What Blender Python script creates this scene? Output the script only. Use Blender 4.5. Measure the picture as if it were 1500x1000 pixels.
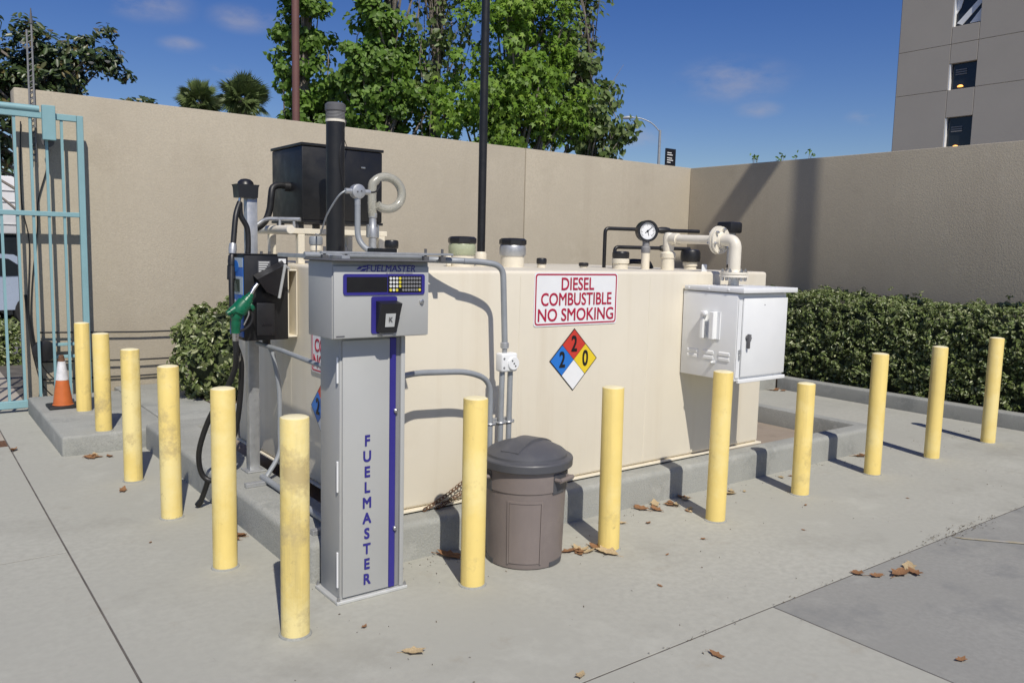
import bpy, bmesh, math, random
import numpy as np
from mathutils import Vector, Matrix, Euler

for o in list(bpy.data.objects):
    bpy.data.objects.remove(o, do_unlink=True)
SC = bpy.context.scene
COL = SC.collection
PI = math.pi
R = math.radians

# ------------------------------------------------------------------ camera
EYE = Vector((0.0, 0.0, 1.63))
YAW, PITCH, ROLL = R(52.801), R(6.3496), R(-1.375)
cd = bpy.data.cameras.new('camera')
cam = bpy.data.objects.new('camera', cd)
COL.objects.link(cam)
fw = Vector((math.cos(YAW) * math.cos(PITCH), math.sin(YAW) * math.cos(PITCH), -math.sin(PITCH)))
rt = Vector((math.sin(YAW), -math.cos(YAW), 0))
dn = fw.cross(rt)
rt2 = math.cos(ROLL) * rt + math.sin(ROLL) * dn
dn2 = -math.sin(ROLL) * rt + math.cos(ROLL) * dn
cam.matrix_world = Matrix((( rt2.x, -dn2.x, -fw.x, EYE.x), (rt2.y, -dn2.y, -fw.y, EYE.y), (rt2.z, -dn2.z, -fw.z, EYE.z), (0, 0, 0, 1)))
cd.sensor_width = 36.0
cd.lens = 36.0 * 1196.19 / 1500.0
cd.clip_start = 0.05
cd.clip_end = 2000
SC.camera = cam

# ------------------------------------------------------------------ sun, sky, exposure
SUN_EL = R(49.5)
SHADOW = (math.cos(R(71.5)), math.sin(R(71.5)))          # where shadows fall on the ground
ldir = Vector((SHADOW[0] * math.cos(SUN_EL), SHADOW[1] * math.cos(SUN_EL), -math.sin(SUN_EL)))
sl = bpy.data.lights.new('sun', 'SUN')
sl.energy = 3.8
sl.angle = R(0.53)
sl.color = (1.0, 0.945, 0.845)
sun = bpy.data.objects.new('sun', sl)
COL.objects.link(sun)
sun.rotation_euler = ldir.to_track_quat('-Z', 'Y').to_euler()
sun.location = (-4, -12, 14)

W = bpy.data.worlds.new('World')
SC.world = W
W.use_nodes = True
wn, wl = W.node_tree.nodes, W.node_tree.links
wn.clear()
wo = wn.new('ShaderNodeOutputWorld')
wb = wn.new('ShaderNodeBackground')
sky = wn.new('ShaderNodeTexSky')
sky.sky_type = 'NISHITA'
sky.sun_disc = False
sky.sun_elevation = SUN_EL
sky.sun_rotation = math.atan2(-ldir.x, -ldir.y)          # same heading as the lamp
sky.air_density = 1.0
sky.dust_density = 0.35
sky.ozone_density = 2.5
wb.inputs['Strength'].default_value = 0.074
tc = wn.new('ShaderNodeTexCoord')
mp = wn.new('ShaderNodeMapping')
mp.inputs['Scale'].default_value = (9.0, 9.0, 20.0)
nz = wn.new('ShaderNodeTexNoise')
nz.inputs['Scale'].default_value = 1.6
nz.inputs['Detail'].default_value = 7
nz.inputs['Roughness'].default_value = 0.58
wl.new(tc.outputs['Generated'], mp.inputs['Vector'])
wl.new(mp.outputs['Vector'], nz.inputs['Vector'])
def cloud_mask(d, size):
    s = wn.new('ShaderNodeVectorMath'); s.operation = 'SUBTRACT'
    wl.new(tc.outputs['Generated'], s.inputs[0]); s.inputs[1].default_value = d
    m = wn.new('ShaderNodeVectorMath'); m.operation = 'MULTIPLY'
    wl.new(s.outputs[0], m.inputs[0]); m.inputs[1].default_value = (1, 1, 2.6)
    l = wn.new('ShaderNodeVectorMath'); l.operation = 'LENGTH'
    wl.new(m.outputs[0], l.inputs[0])
    r = wn.new('ShaderNodeMapRange'); r.interpolation_type = 'SMOOTHSTEP'
    wl.new(l.outputs['Value'], r.inputs['Value'])
    r.inputs['From Min'].default_value = size; r.inputs['From Max'].default_value = size * 0.15
    r.inputs['To Min'].default_value = 0; r.inputs['To Max'].default_value = 1
    return r.outputs[0]
def px_dir(x, y):
    v = fw + rt2 * ((x - 750) / 1196.19) + dn2 * ((y - 500) / 1196.19)
    return v.normalized()
acc = None
for (x, y, s) in ((1075, 118, 0.085), (1110, 160, 0.035), (1270, 172, 0.028), (215, 6, 0.06), (360, 28, 0.05), (930, 200, 0.05), (265, 66, 0.03), (330, 102, 0.022),
                  (-500, -100, 0.12), (2100, 120, 0.12), (700, -700, 0.15), (1600, -500, 0.12)):
    o = cloud_mask(px_dir(x, y), s)
    if acc is None: acc = o
    else:
        mx = wn.new('ShaderNodeMath'); mx.operation = 'MAXIMUM'
        wl.new(acc, mx.inputs[0]); wl.new(o, mx.inputs[1]); acc = mx.outputs[0]
nr = wn.new('ShaderNodeMapRange')
wl.new(nz.outputs['Fac'], nr.inputs['Value'])
nr.inputs['From Min'].default_value = 0.38; nr.inputs['From Max'].default_value = 0.70
nr.inputs['To Min'].default_value = 0.0; nr.inputs['To Max'].default_value = 0.52
mu = wn.new('ShaderNodeMath'); mu.operation = 'MULTIPLY'
wl.new(nr.outputs[0], mu.inputs[0]); wl.new(acc, mu.inputs[1])
mix = wn.new('ShaderNodeMix'); mix.data_type = 'RGBA'
wl.new(mu.outputs[0], mix.inputs['Factor'])
hs = wn.new('ShaderNodeHueSaturation'); hs.inputs['Saturation'].default_value = 1.36; hs.inputs['Hue'].default_value = 0.522
wl.new(sky.outputs[0], hs.inputs['Color'])
wl.new(hs.outputs[0], mix.inputs['A'])
mix.inputs['B'].default_value = (5.2, 5.0, 5.6, 1)
wl.new(mix.outputs['Result'], wb.inputs['Color'])
wl.new(wb.outputs[0], wo.inputs[0])

vs = SC.view_settings
vs.view_transform = 'Standard'
vs.look = 'None'
vs.exposure = 0.12
vs.gamma = 1.0
vs.use_curve_mapping = False

# ------------------------------------------------------------------ materials
MATS = {}
def lin(c):
    return tuple(((v / 255) / 12.92 if v / 255 <= 0.04045 else (((v / 255) + 0.055) / 1.055) ** 2.4) for v in c)
def mat(name, col, rough=0.6, metal=0.0, var=0.12, scale=5.0, bump=0.0, bscale=60.0, spots=None, spec=0.5, streak=None,
        island=0.0, trans=None, coat=0.0, fine=0.0, world=False, hue=None, alpha=1.0):
    """Principled material: base colour broken up by noise, optional stains (spots=(colour, amount, scale)), vertical
    streaks, per-leaf variation and fine relief."""
    m = bpy.data.materials.new(name); m.use_nodes = True
    n, l = m.node_tree.nodes, m.node_tree.links
    b = n['Principled BSDF']
    b.inputs['Roughness'].default_value = rough
    b.inputs['Metallic'].default_value = metal
    b.inputs['Specular IOR Level'].default_value = spec
    if coat: b.inputs['Coat Weight'].default_value = coat; b.inputs['Coat Roughness'].default_value = 0.15
    if world:
        g = n.new('ShaderNodeNewGeometry'); vec = g.outputs['Position']
    else:
        t = n.new('ShaderNodeTexCoord'); oi = n.new('ShaderNodeObjectInfo')
        ad = n.new('ShaderNodeVectorMath'); ad.operation = 'MULTIPLY_ADD'
        cx = n.new('ShaderNodeCombineXYZ')
        for i in range(3): l.new(oi.outputs['Random'], cx.inputs[i])
        l.new(cx.outputs[0], ad.inputs[0]); ad.inputs[1].default_value = (7.3, 3.1, 5.7)
        l.new(t.outputs['Object'], ad.inputs[2]); vec = ad.outputs[0]
    def noise(s, d=5, r=0.6, v=None):
        q = n.new('ShaderNodeTexNoise'); q.inputs['Scale'].default_value = s
        q.inputs['Detail'].default_value = d; q.inputs['Roughness'].default_value = r
        l.new(v or vec, q.inputs['Vector']); return q.outputs['Fac']
    def rng(src, a, b_, c, d):
        q = n.new('ShaderNodeMapRange'); l.new(src, q.inputs['Value'])
        for k, v in zip(('From Min', 'From Max', 'To Min', 'To Max'), (a, b_, c, d)): q.inputs[k].default_value = v
        return q.outputs[0]
    def mixc(f, a, b_, blend='MIX'):
        q = n.new('ShaderNodeMix'); q.data_type = 'RGBA'; q.blend_type = blend
        if hasattr(f, 'links'): l.new(f, q.inputs['Factor'])
        else: q.inputs['Factor'].default_value = f
        for k, v in (('A', a), ('B', b_)):
            if hasattr(v, 'links'): l.new(v, q.inputs[k])
            else: q.inputs[k].default_value = (*v[:3], 1)
        return q.outputs['Result']
    lo = tuple(max(0, c * (1 - var)) for c in col); hi = tuple(c * (1 + var) for c in col)
    c = mixc(rng(noise(scale), 0.3, 0.7, 0, 1), lo, hi)
    if fine:
        c = mixc(rng(noise(scale * 45, 2), 0.35, 0.65, 0, 1), c, tuple(v * (1 - fine) for v in col))
    if streak:
        mpn = n.new('ShaderNodeMapping'); mpn.inputs['Scale'].default_value = (streak[2], streak[2], streak[2] * 0.05)
        l.new(vec, mpn.inputs['Vector'])
        c = mixc(rng(noise(1.0, 6, 0.65, mpn.outputs[0]), 0.52, 0.75, 0, streak[1]), c, streak[0])
    if spots:
        for sp in (spots if isinstance(spots, list) else [spots]):
            c = mixc(rng(noise(sp[2], 8, 0.7), sp[3] if len(sp) > 3 else 0.56, (sp[3] if len(sp) > 3 else 0.56) + 0.14, 0, sp[1]), c, sp[0])
    if island:
        g = n.new('ShaderNodeNewGeometry')
        r1 = g.outputs['Random Per Island']
        c = mixc(rng(r1, 0, 1, 0, 1), tuple(v * (1 - island) for v in col), c)
        if hue:
            mm = n.new('ShaderNodeMath'); mm.operation = 'FRACT'
            m2 = n.new('ShaderNodeMath'); m2.operation = 'MULTIPLY'; m2.inputs[1].default_value = 17.3
            l.new(r1, m2.inputs[0]); l.new(m2.outputs[0], mm.inputs[0])
            c = mixc(rng(mm.outputs[0], 1 - hue[1], 1.0, 0, 1), c, hue[0])
    l.new(c, b.inputs['Base Color'])
    rr = rng(noise(scale * 2.3), 0.3, 0.7, max(0.02, rough - 0.1), min(1, rough + 0.1))
    l.new(rr, b.inputs['Roughness'])
    if bump:
        bn = n.new('ShaderNodeBump'); bn.inputs['Strength'].default_value = min(1, bump)
        bn.inputs['Distance'].default_value = 0.01 * max(1, bump)
        l.new(noise(bscale, 6, 0.65), bn.inputs['Height']); l.new(bn.outputs[0], b.inputs['Normal'])
    if trans:
        tr = n.new('ShaderNodeBsdfTranslucent'); ms = n.new('ShaderNodeMixShader'); ms.inputs[0].default_value = trans
        l.new(c, tr.inputs['Color']); l.new(b.outputs[0], ms.inputs[1]); l.new(tr.outputs[0], ms.inputs[2])
        l.new(ms.outputs[0], n['Material Output'].inputs['Surface'])
    MATS[name] = m
    return m

CONC = (0.394, 0.391, 0.346)
mat('concrete', CONC, 0.9, var=0.08, scale=0.6, bump=0.10, bscale=150, fine=0.07, world=True, spec=0.2,
    spots=[((0.285, 0.28, 0.245), 0.55, 1.1, 0.54), ((0.45, 0.45, 0.40), 0.55, 2.3, 0.55), ((0.30, 0.27, 0.215), 0.45, 3.7, 0.60), ((0.25, 0.235, 0.21), 0.40, 6.0, 0.63), ((0.20, 0.18, 0.16), 0.4, 30.0, 0.68)])
mat('concrete_old', (0.278, 0.277, 0.258), 0.9, var=0.09, scale=0.9, bump=0.10, bscale=150, fine=0.08, world=True, spec=0.2,
    spots=[((0.18, 0.185, 0.185), 0.7, 1.4, 0.54), ((0.33, 0.33, 0.305), 0.5, 3.0, 0.56), ((0.20, 0.20, 0.20), 0.4, 8.0, 0.66)])
mat('concrete_tan', (0.43, 0.39, 0.33), 0.9, var=0.1, scale=1.2, bump=0.25, bscale=130, fine=0.14, world=True, spec=0.2,
    spots=((0.28, 0.24, 0.19), 0.5, 3, 0.53))
mat('concrete_kerb', (0.355, 0.36, 0.335), 0.9, var=0.14, scale=2.5, bump=0.5, bscale=90, fine=0.16, world=True, spec=0.2,
    spots=[((0.21, 0.22, 0.21), 0.75, 4.0, 0.52), ((0.45, 0.45, 0.42), 0.6, 8.0, 0.55), ((0.22, 0.21, 0.19), 0.4, 14.0, 0.62)])
mat('recess_floor', (0.33, 0.275, 0.22), 0.9, var=0.15, scale=3, bump=0.3, bscale=90, fine=0.15, world=True, spec=0.2,
    spots=((0.22, 0.18, 0.145), 0.6, 4, 0.52))
mat('joint_dark', (0.11, 0.10, 0.088), 0.95, var=0.4, scale=6, world=True)
mat('asphalt', (0.16, 0.155, 0.15), 0.95, var=0.2, scale=0.3, bump=0.4, bscale=80, world=True)
mat('stucco', (0.45, 0.40, 0.315), 0.95, var=0.06, scale=1.3, bump=0.38, bscale=55, fine=0.07, world=True, spec=0.15,
    spots=[((0.36, 0.315, 0.245), 0.5, 1.0, 0.56), ((0.50, 0.45, 0.36), 0.4, 2.8, 0.57), ((0.31, 0.26, 0.20), 0.35, 9.0, 0.66)], streak=((0.36, 0.31, 0.24), 0.35, 2.6))
mat('soil', (0.09, 0.06, 0.04), 1.0, var=0.3, scale=8, bump=1.0, bscale=40, world=True)
mat('bollard_yellow', (0.79, 0.61, 0.20), 0.55, var=0.06, scale=3, bump=0.12, bscale=50,
    spots=[((0.83, 0.70, 0.32), 0.65, 2.0, 0.50), ((0.45, 0.35, 0.15), 0.6, 5.0, 0.58), ((0.20, 0.15, 0.08), 0.85, 20.0, 0.665)],
    streak=((0.40, 0.31, 0.12), 0.55, 11))
mat('bollard_worn', (0.77, 0.60, 0.20), 0.6, var=0.08, scale=3, bump=0.2, bscale=50,
    spots=[((0.80, 0.69, 0.34), 0.7, 2.0, 0.48), ((0.42, 0.33, 0.16), 0.8, 4.5, 0.53), ((0.15, 0.12, 0.07), 0.9, 16.0, 0.625)],
    streak=((0.36, 0.29, 0.13), 0.75, 9))
mat('cap_lit_yellow', (0.80, 0.72, 0.46), 0.6, var=0.1, scale=8, bump=0.25, bscale=60, spots=((0.32, 0.25, 0.12), 0.55, 14, 0.62))  # yellow made paler to carry the sunlit look of the flat tops
mat('tank_cream', (0.71, 0.655, 0.54), 0.5, var=0.03, scale=1.5, bump=0.05, bscale=25, spec=0.35,
    streak=((0.56, 0.48, 0.35), 0.32, 8), spots=((0.64, 0.58, 0.46), 0.3, 2.2, 0.58))
mat('cream_fitting', (0.73, 0.67, 0.54), 0.5, var=0.06, scale=9, spots=((0.45, 0.36, 0.22), 0.4, 25, 0.66))
mat('white_paint', (0.78, 0.79, 0.79), 0.4, var=0.03, scale=4, spots=((0.6, 0.58, 0.53), 0.3, 7, 0.63))
mat('cream_pipe', (0.76, 0.71, 0.60), 0.45, var=0.06, scale=9, spots=((0.40, 0.30, 0.18), 0.35, 20, 0.68))
mat('terminal_grey', (0.42, 0.425, 0.415), 0.42, var=0.03, scale=3, bump=0.04, bscale=220, spots=((0.38, 0.38, 0.37), 0.4, 4, 0.6))
mat('terminal_side', (0.385, 0.39, 0.385), 0.45, var=0.03, scale=3)
mat('dark_grey', (0.10, 0.10, 0.105), 0.5, var=0.1)
mat('mid_grey', (0.22, 0.22, 0.225), 0.5, var=0.08)
mat('light_metal', (0.62, 0.63, 0.62), 0.4, metal=0.35, var=0.08, scale=10)
mat('bolt_metal', (0.5, 0.5, 0.5), 0.35, metal=0.9, var=0.15, scale=30)
mat('galvanised', (0.45, 0.46, 0.47), 0.42, metal=0.55, var=0.14, scale=16, spots=((0.3, 0.31, 0.32), 0.5, 30, 0.58))
mat('conduit_grey', (0.30, 0.32, 0.34), 0.5, metal=0.15, var=0.1, scale=10, spots=((0.42, 0.43, 0.44), 0.4, 14, 0.6))
mat('deep_blue', (0.030, 0.024, 0.22), 0.4, var=0.06)
mat('screen_black', (0.012, 0.012, 0.014), 0.12, var=0.1)
mat('key_white', (0.7, 0.7, 0.68), 0.5, var=0.02)
mat('key_yellow', (0.75, 0.65, 0.06), 0.5, var=0.02)
mat('key_grey', (0.20, 0.20, 0.21), 0.5, var=0.02)
mat('black_paint', (0.012, 0.012, 0.013), 0.42, var=0.2, scale=5, spots=((0.04, 0.038, 0.035), 0.5, 8, 0.6))
mat('black_plastic', (0.016, 0.016, 0.018), 0.38, var=0.2, scale=8)
mat('rubber', (0.014, 0.014, 0.015), 0.5, var=0.25, scale=12, spots=((0.06, 0.055, 0.05), 0.4, 18, 0.62))
mat('panel_blue', (0.03, 0.14, 0.50), 0.35, var=0.05)
mat('panel_pale', (0.42, 0.50, 0.56), 0.35, var=0.05)
mat('lcd', (0.07, 0.09, 0.07), 0.2, var=0.05)
mat('nozzle_green', (0.004, 0.115, 0.055), 0.35, var=0.12, scale=20)
mat('steel', (0.6, 0.6, 0.6), 0.25, metal=1.0, var=0.1, scale=20)
mat('bin_taupe', (0.205, 0.172, 0.160), 0.5, var=0.07, scale=4, bump=0.06, bscale=160, spots=((0.25, 0.215, 0.195), 0.5, 3.5, 0.55),
    streak=((0.25, 0.21, 0.19), 0.4, 10))
mat('lid_grey', (0.078, 0.08, 0.09), 0.5, var=0.08, scale=5, bump=0.06, bscale=160, spots=((0.12, 0.115, 0.115), 0.5, 5, 0.56))
mat('sign_white', (0.80, 0.81, 0.82), 0.35, var=0.02)
mat('sign_red', (0.42, 0.012, 0.05), 0.4, var=0.06)
mat('haz_red', (0.55, 0.045, 0.03), 0.4, var=0.05)
mat('haz_blue', (0.02, 0.17, 0.58), 0.4, var=0.05)
mat('haz_yellow', (0.78, 0.58, 0.03), 0.4, var=0.05)
mat('ink', (0.01, 0.01, 0.012), 0.4, var=0.05)
mat('gate_teal', (0.23, 0.40, 0.43), 0.5, var=0.07, scale=3, spots=((0.25, 0.44, 0.48), 0.4, 3, 0.55))
mat('rust', (0.13, 0.065, 0.035), 0.85, var=0.4, scale=30, bump=0.4, bscale=90)
mat('pole_brown', (0.16, 0.075, 0.065), 0.6, var=0.08, scale=3)
mat('cone_orange', (0.55, 0.14, 0.035), 0.55, var=0.12, scale=9, spots=((0.30, 0.08, 0.03), 0.5, 12, 0.6))
mat('cone_white', (0.68, 0.68, 0.70), 0.35, var=0.14, scale=25)
mat('bark', (0.23, 0.20, 0.17), 0.95, var=0.25, scale=7, bump=0.8, bscale=30)
mat('leaf_sweetgum', (0.20, 0.36, 0.035), 0.56, var=0.1, scale=0.8, island=0.5, trans=0.38, hue=((0.27, 0.40, 0.05), 0.3), world=True)
mat('leaf_poplar', (0.155, 0.29, 0.035), 0.54, var=0.1, scale=0.8, island=0.5, trans=0.36, hue=((0.22, 0.34, 0.07), 0.28), world=True)
mat('leaf_olive', (0.16, 0.24, 0.065), 0.5, var=0.1, scale=0.8, island=0.45, trans=0.35, hue=((0.22, 0.27, 0.10), 0.3), world=True)
mat('leaf_magnolia', (0.055, 0.09, 0.024), 0.42, var=0.1, scale=1, island=0.55, trans=0.1, hue=((0.13, 0.10, 0.035), 0.16), world=True)
mat('leaf_palm', (0.15, 0.21, 0.065), 0.5, var=0.1, scale=1, island=0.5, trans=0.15, world=True, hue=((0.14, 0.18, 0.07), 0.3))
mat('leaf_hedge', (0.17, 0.225, 0.066), 0.38, var=0.1, scale=1.4, island=0.5, trans=0.15, hue=((0.36, 0.38, 0.20), 0.34), world=True)
mat('leaf_hedge_shade', (0.03, 0.042, 0.015), 0.8, var=0.5, scale=14, bump=1, bscale=25, world=True)  # darker copy of the leaf colour, with the shade between leaves put in
mat('petal', (0.75, 0.73, 0.62), 0.5, var=0.05)
mat('dry_leaf', (0.30, 0.155, 0.07), 0.8, var=0.35, scale=18, bump=0.4, bscale=60, trans=0.1, spots=((0.15, 0.06, 0.03), 0.6, 14, 0.5))
mat('dry_leaf_pale', (0.52, 0.40, 0.23), 0.8, var=0.25, scale=18, bump=0.4, bscale=60, trans=0.1, spots=((0.3, 0.19, 0.1), 0.6, 14, 0.52))
mat('tower_concrete', (0.41, 0.375, 0.325), 0.95, var=0.03, scale=0.35, bump=0.1, bscale=20, world=True, spec=0.1)
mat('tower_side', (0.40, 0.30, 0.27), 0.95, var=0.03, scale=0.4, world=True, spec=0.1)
mat('car_silver', (0.40, 0.47, 0.58), 0.3, metal=0.05, var=0.03, coat=0.6)
mat('glass_dark', (0.02, 0.025, 0.03), 0.08, var=0.1)
mat('truck_white', (0.75, 0.75, 0.76), 0.4, var=0.05)
mat('truck_orange', (0.70, 0.10, 0.02), 0.4, var=0.05)
mat('tyre', (0.02, 0.02, 0.02), 0.8, var=0.2)
mat('sign_black', (0.008, 0.009, 0.014), 0.4, var=0.1)
mat('paint_stripe', (0.36, 0.32, 0.22), 0.8, var=0.25, scale=6, world=True, spots=((0.36, 0.35, 0.33), 0.9, 9, 0.46))
mat('litter', (0.17, 0.14, 0.10), 0.9, var=0.4, scale=20, island=0.5, world=True)

def emis(name, col, s):
    m = bpy.data.materials.new(name); m.use_nodes = True
    b = m.node_tree.nodes['Principled BSDF']
    b.inputs['Base Color'].default_value = (*col, 1)
    b.inputs['Emission Color'].default_value = (*col, 1); b.inputs['Emission Strength'].default_value = s
    MATS[name] = m
emis('lamp_glow', (1.0, 0.42, 0.10), 1.6)
gm = mat('clear_hose', (0.55, 0.54, 0.47), 0.2, var=0.1, scale=12)
gm.node_tree.nodes['Principled BSDF'].inputs['Transmission Weight'].default_value = 0.45
gm2 = mat('sight_glass', (0.50, 0.54, 0.36), 0.2, var=0.1, scale=12)
gm2.node_tree.nodes['Principled BSDF'].inputs['Transmission Weight'].default_value = 0.3

# ------------------------------------------------------------------ mesh helpers
def front(x, y, z):                       # (u right, v up, w towards the viewer) on a face that looks to -Y
    return lambda p: (x + p[0], y - p[2], z + p[1])
def left(x, y, z):                        # the same on a face that looks to -X
    return lambda p: (x - p[2], y - p[0], z + p[1])
def top(x, y, z):
    return lambda p: (x + p[0], y + p[1], z + p[2])
def rrect(w, h, r, n=5):
    pts = []
    for cx, cy, a0 in ((w / 2 - r, h / 2 - r, 0), (-w / 2 + r, h / 2 - r, 90), (-w / 2 + r, -h / 2 + r, 180), (w / 2 - r, -h / 2 + r, 270)):
        for i in range(n + 1):
            a = R(a0 + 90 * i / n); pts.append((cx + r * math.cos(a), cy + r * math.sin(a)))
    return pts
def spline(pts, k=8):
    P = [Vector(p) for p in pts]; out = []
    for i in range(len(P) - 1):
        a, b, c, d = P[max(0, i - 1)], P[i], P[i + 1], P[min(len(P) - 1, i + 2)]
        for j in range(k):
            t = j / k
            out.append(0.5 * ((2 * b) + (c - a) * t + (2 * a - 5 * b + 4 * c - d) * t * t + (3 * b - a - 3 * c + d) * t ** 3))
    out.append(P[-1]); return out
def bend(pts, r=0.06, k=5):               # straight runs with rounded corners
    P = [Vector(p) for p in pts]; out = [P[0]]
    for i in range(1, len(P) - 1):
        a, b, c = P[i - 1], P[i], P[i + 1]
        d1, d2 = (a - b), (c - b); rr = min(r, d1.length * 0.49, d2.length * 0.49)
        s, e = b + d1.normalized() * rr, b + d2.normalized() * rr
        for j in range(k + 1):
            t = j / k; out.append((1 - t) ** 2 * s + 2 * t * (1 - t) * b + t * t * e)
    out.append(P[-1]); return out

class MB:
    def __init__(s): s.v, s.f = [], []
    def add(s, verts, faces, fn=None):
        o = len(s.v)
        s.v += [tuple(fn(p)) if fn else tuple(p) for p in verts]
        s.f += [tuple(i + o for i in f) for f in faces]; return s
    def box(s, x0, x1, y0, y1, z0, z1, bev=0.0, seg=2, fn=None, taper=None):
        bm = bmesh.new(); bmesh.ops.create_cube(bm, size=1)
        for v in bm.verts:
            v.co = ((x0 + x1) / 2 + v.co.x * (x1 - x0), (y0 + y1) / 2 + v.co.y * (y1 - y0), (z0 + z1) / 2 + v.co.z * (z1 - z0))
        if bev: bmesh.ops.bevel(bm, geom=bm.edges[:], offset=bev, segments=seg, profile=0.5, affect='EDGES')
        bm.verts.index_update()
        s.add([v.co[:] for v in bm.verts], [[v.index for v in f.verts] for f in bm.faces], fn); bm.free(); return s
    def prism(s, pts, w0, w1, fn, bev=0):
        n = len(pts)
        v = [(p[0], p[1], w0) for p in pts] + [(p[0], p[1], w1) for p in pts]
        f = [tuple(range(n - 1, -1, -1)), tuple(range(n, 2 * n))] + [(i, (i + 1) % n, n + (i + 1) % n, n + i) for i in range(n)]
        return s.add(v, f, fn)
    def ring(s, outer, inner, w0, w1, fn):
        n = len(outer)
        v = [(p[0], p[1], w0) for p in outer] + [(p[0], p[1], w1) for p in outer] + [(p[0], p[1], w0) for p in inner] + [(p[0], p[1], w1) for p in inner]
        f = []
        for i in range(n):
            j = (i + 1) % n
            f += [(i, j, n + j, n + i), (n + i, n + j, 3 * n + j, 3 * n + i), (3 * n + i, 3 * n + j, 2 * n + j, 2 * n + i), (2 * n + i, 2 * n + j, j, i)]
        return s.add(v, f, fn)
    def tube(s, path, r, n=12, caps=True, closed=False):
        P = [Vector(p) for p in path]; m = len(P); vs_, fs = [], []
        rad = r if isinstance(r, (list, tuple)) else [r] * m
        up = None
        for i in range(m):
            t = (P[(i + 1) % m if closed else min(i + 1, m - 1)] - P[(i - 1) % m if closed else max(i - 1, 0)]).normalized()
            if up is None: up = Vector((0, 0, 1)) if abs(t.z) < 0.9 else Vector((1, 0, 0))
            a = t.cross(up)
            if a.length < 1e-4: a = t.cross(Vector((0, 1, 0.3)))
            a.normalize(); b = a.cross(t).normalized(); up = b
            for k in range(n):
                an = 2 * PI * k / n; vs_.append(P[i] + (a * math.cos(an) + b * math.sin(an)) * rad[i])
        for i in range(m if closed else m - 1):
            for k in range(n):
                q = (i + 1) % m
                fs.append((i * n + k, i * n + (k + 1) % n, q * n + (k + 1) % n, q * n + k))
        if caps and not closed:
            fs.append(tuple(range(n - 1, -1, -1))); fs.append(tuple((m - 1) * n + k for k in range(n)))
        return s.add(vs_, fs)
    def cyl(s, p0, p1, r0, r1=None, n=20):
        return s.tube([p0, p1], [r0, r0 if r1 is None else r1], n)
    def lathe(s, c, prof, n=32, axis='z', caps=True):
        vs_, fs = [], []
        for (r, z) in prof:
            for k in range(n):
                a = 2 * PI * k / n; u, w = r * math.cos(a), r * math.sin(a)
                p = (u, w, z) if axis == 'z' else ((u, -z, w) if axis == 'y' else (-z, u, w))
                vs_.append((c[0] + p[0], c[1] + p[1], c[2] + p[2]))
        for i in range(len(prof) - 1):
            for k in range(n): fs.append((i * n + k, i * n + (k + 1) % n, (i + 1) * n + (k + 1) % n, (i + 1) * n + k))
        if caps:
            fs.append(tuple(range(n - 1, -1, -1))); fs.append(tuple((len(prof) - 1) * n + k for k in range(n)))
        return s.add(vs_, fs)
    def mesh(s, name, m, off=(0, 0, 0), sharp=35, smooth=True):
        me = bpy.data.meshes.new(name)
        me.from_pydata([(v[0] - off[0], v[1] - off[1], v[2] - off[2]) for v in s.v], [], s.f)
        bm = bmesh.new(); bm.from_mesh(me); bmesh.ops.recalc_face_normals(bm, faces=bm.faces[:]); bm.to_mesh(me); bm.free()
        if smooth:
            me.polygons.foreach_set('use_smooth', [True] * len(me.polygons))
            me.set_sharp_from_angle(angle=R(sharp))
        me.materials.append(MATS[m]); me.update(); return me

def root_of(o):
    while o.parent: o = o.parent
    return o
def obj(name, mb, m, parent=None, sharp=35, smooth=True, label=None):
    off = root_of(parent).location if parent else (0, 0, 0)
    o = bpy.data.objects.new(name, mb.mesh(name, m, off, sharp, smooth) if isinstance(mb, MB) else mb)
    COL.objects.link(o)
    if parent: o.parent = parent
    if label: o['label'] = label
    return o
def link(name, me, parent=None, loc=(0, 0, 0), rot=(0, 0, 0), sc=(1, 1, 1)):
    o = bpy.data.objects.new(name, me); COL.objects.link(o); o.parent = parent
    o.location = loc; o.rotation_euler = rot; o.scale = sc; return o
def tag(o, label, cat, group=None):
    o['label'] = label; o['category'] = cat
    if group: o['group'] = group
    return o
def thing(name, label, cat, loc, group=None):
    o = bpy.data.objects.new(name, None); COL.objects.link(o); o.location = loc; o.empty_display_size = 0.1
    return tag(o, label, cat, group)
def struct(name, mb, m, label=None, kind='structure', **k):
    o = obj(name, mb, m, **k); o['kind'] = kind
    if label: o['label'] = label
    return o
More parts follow.
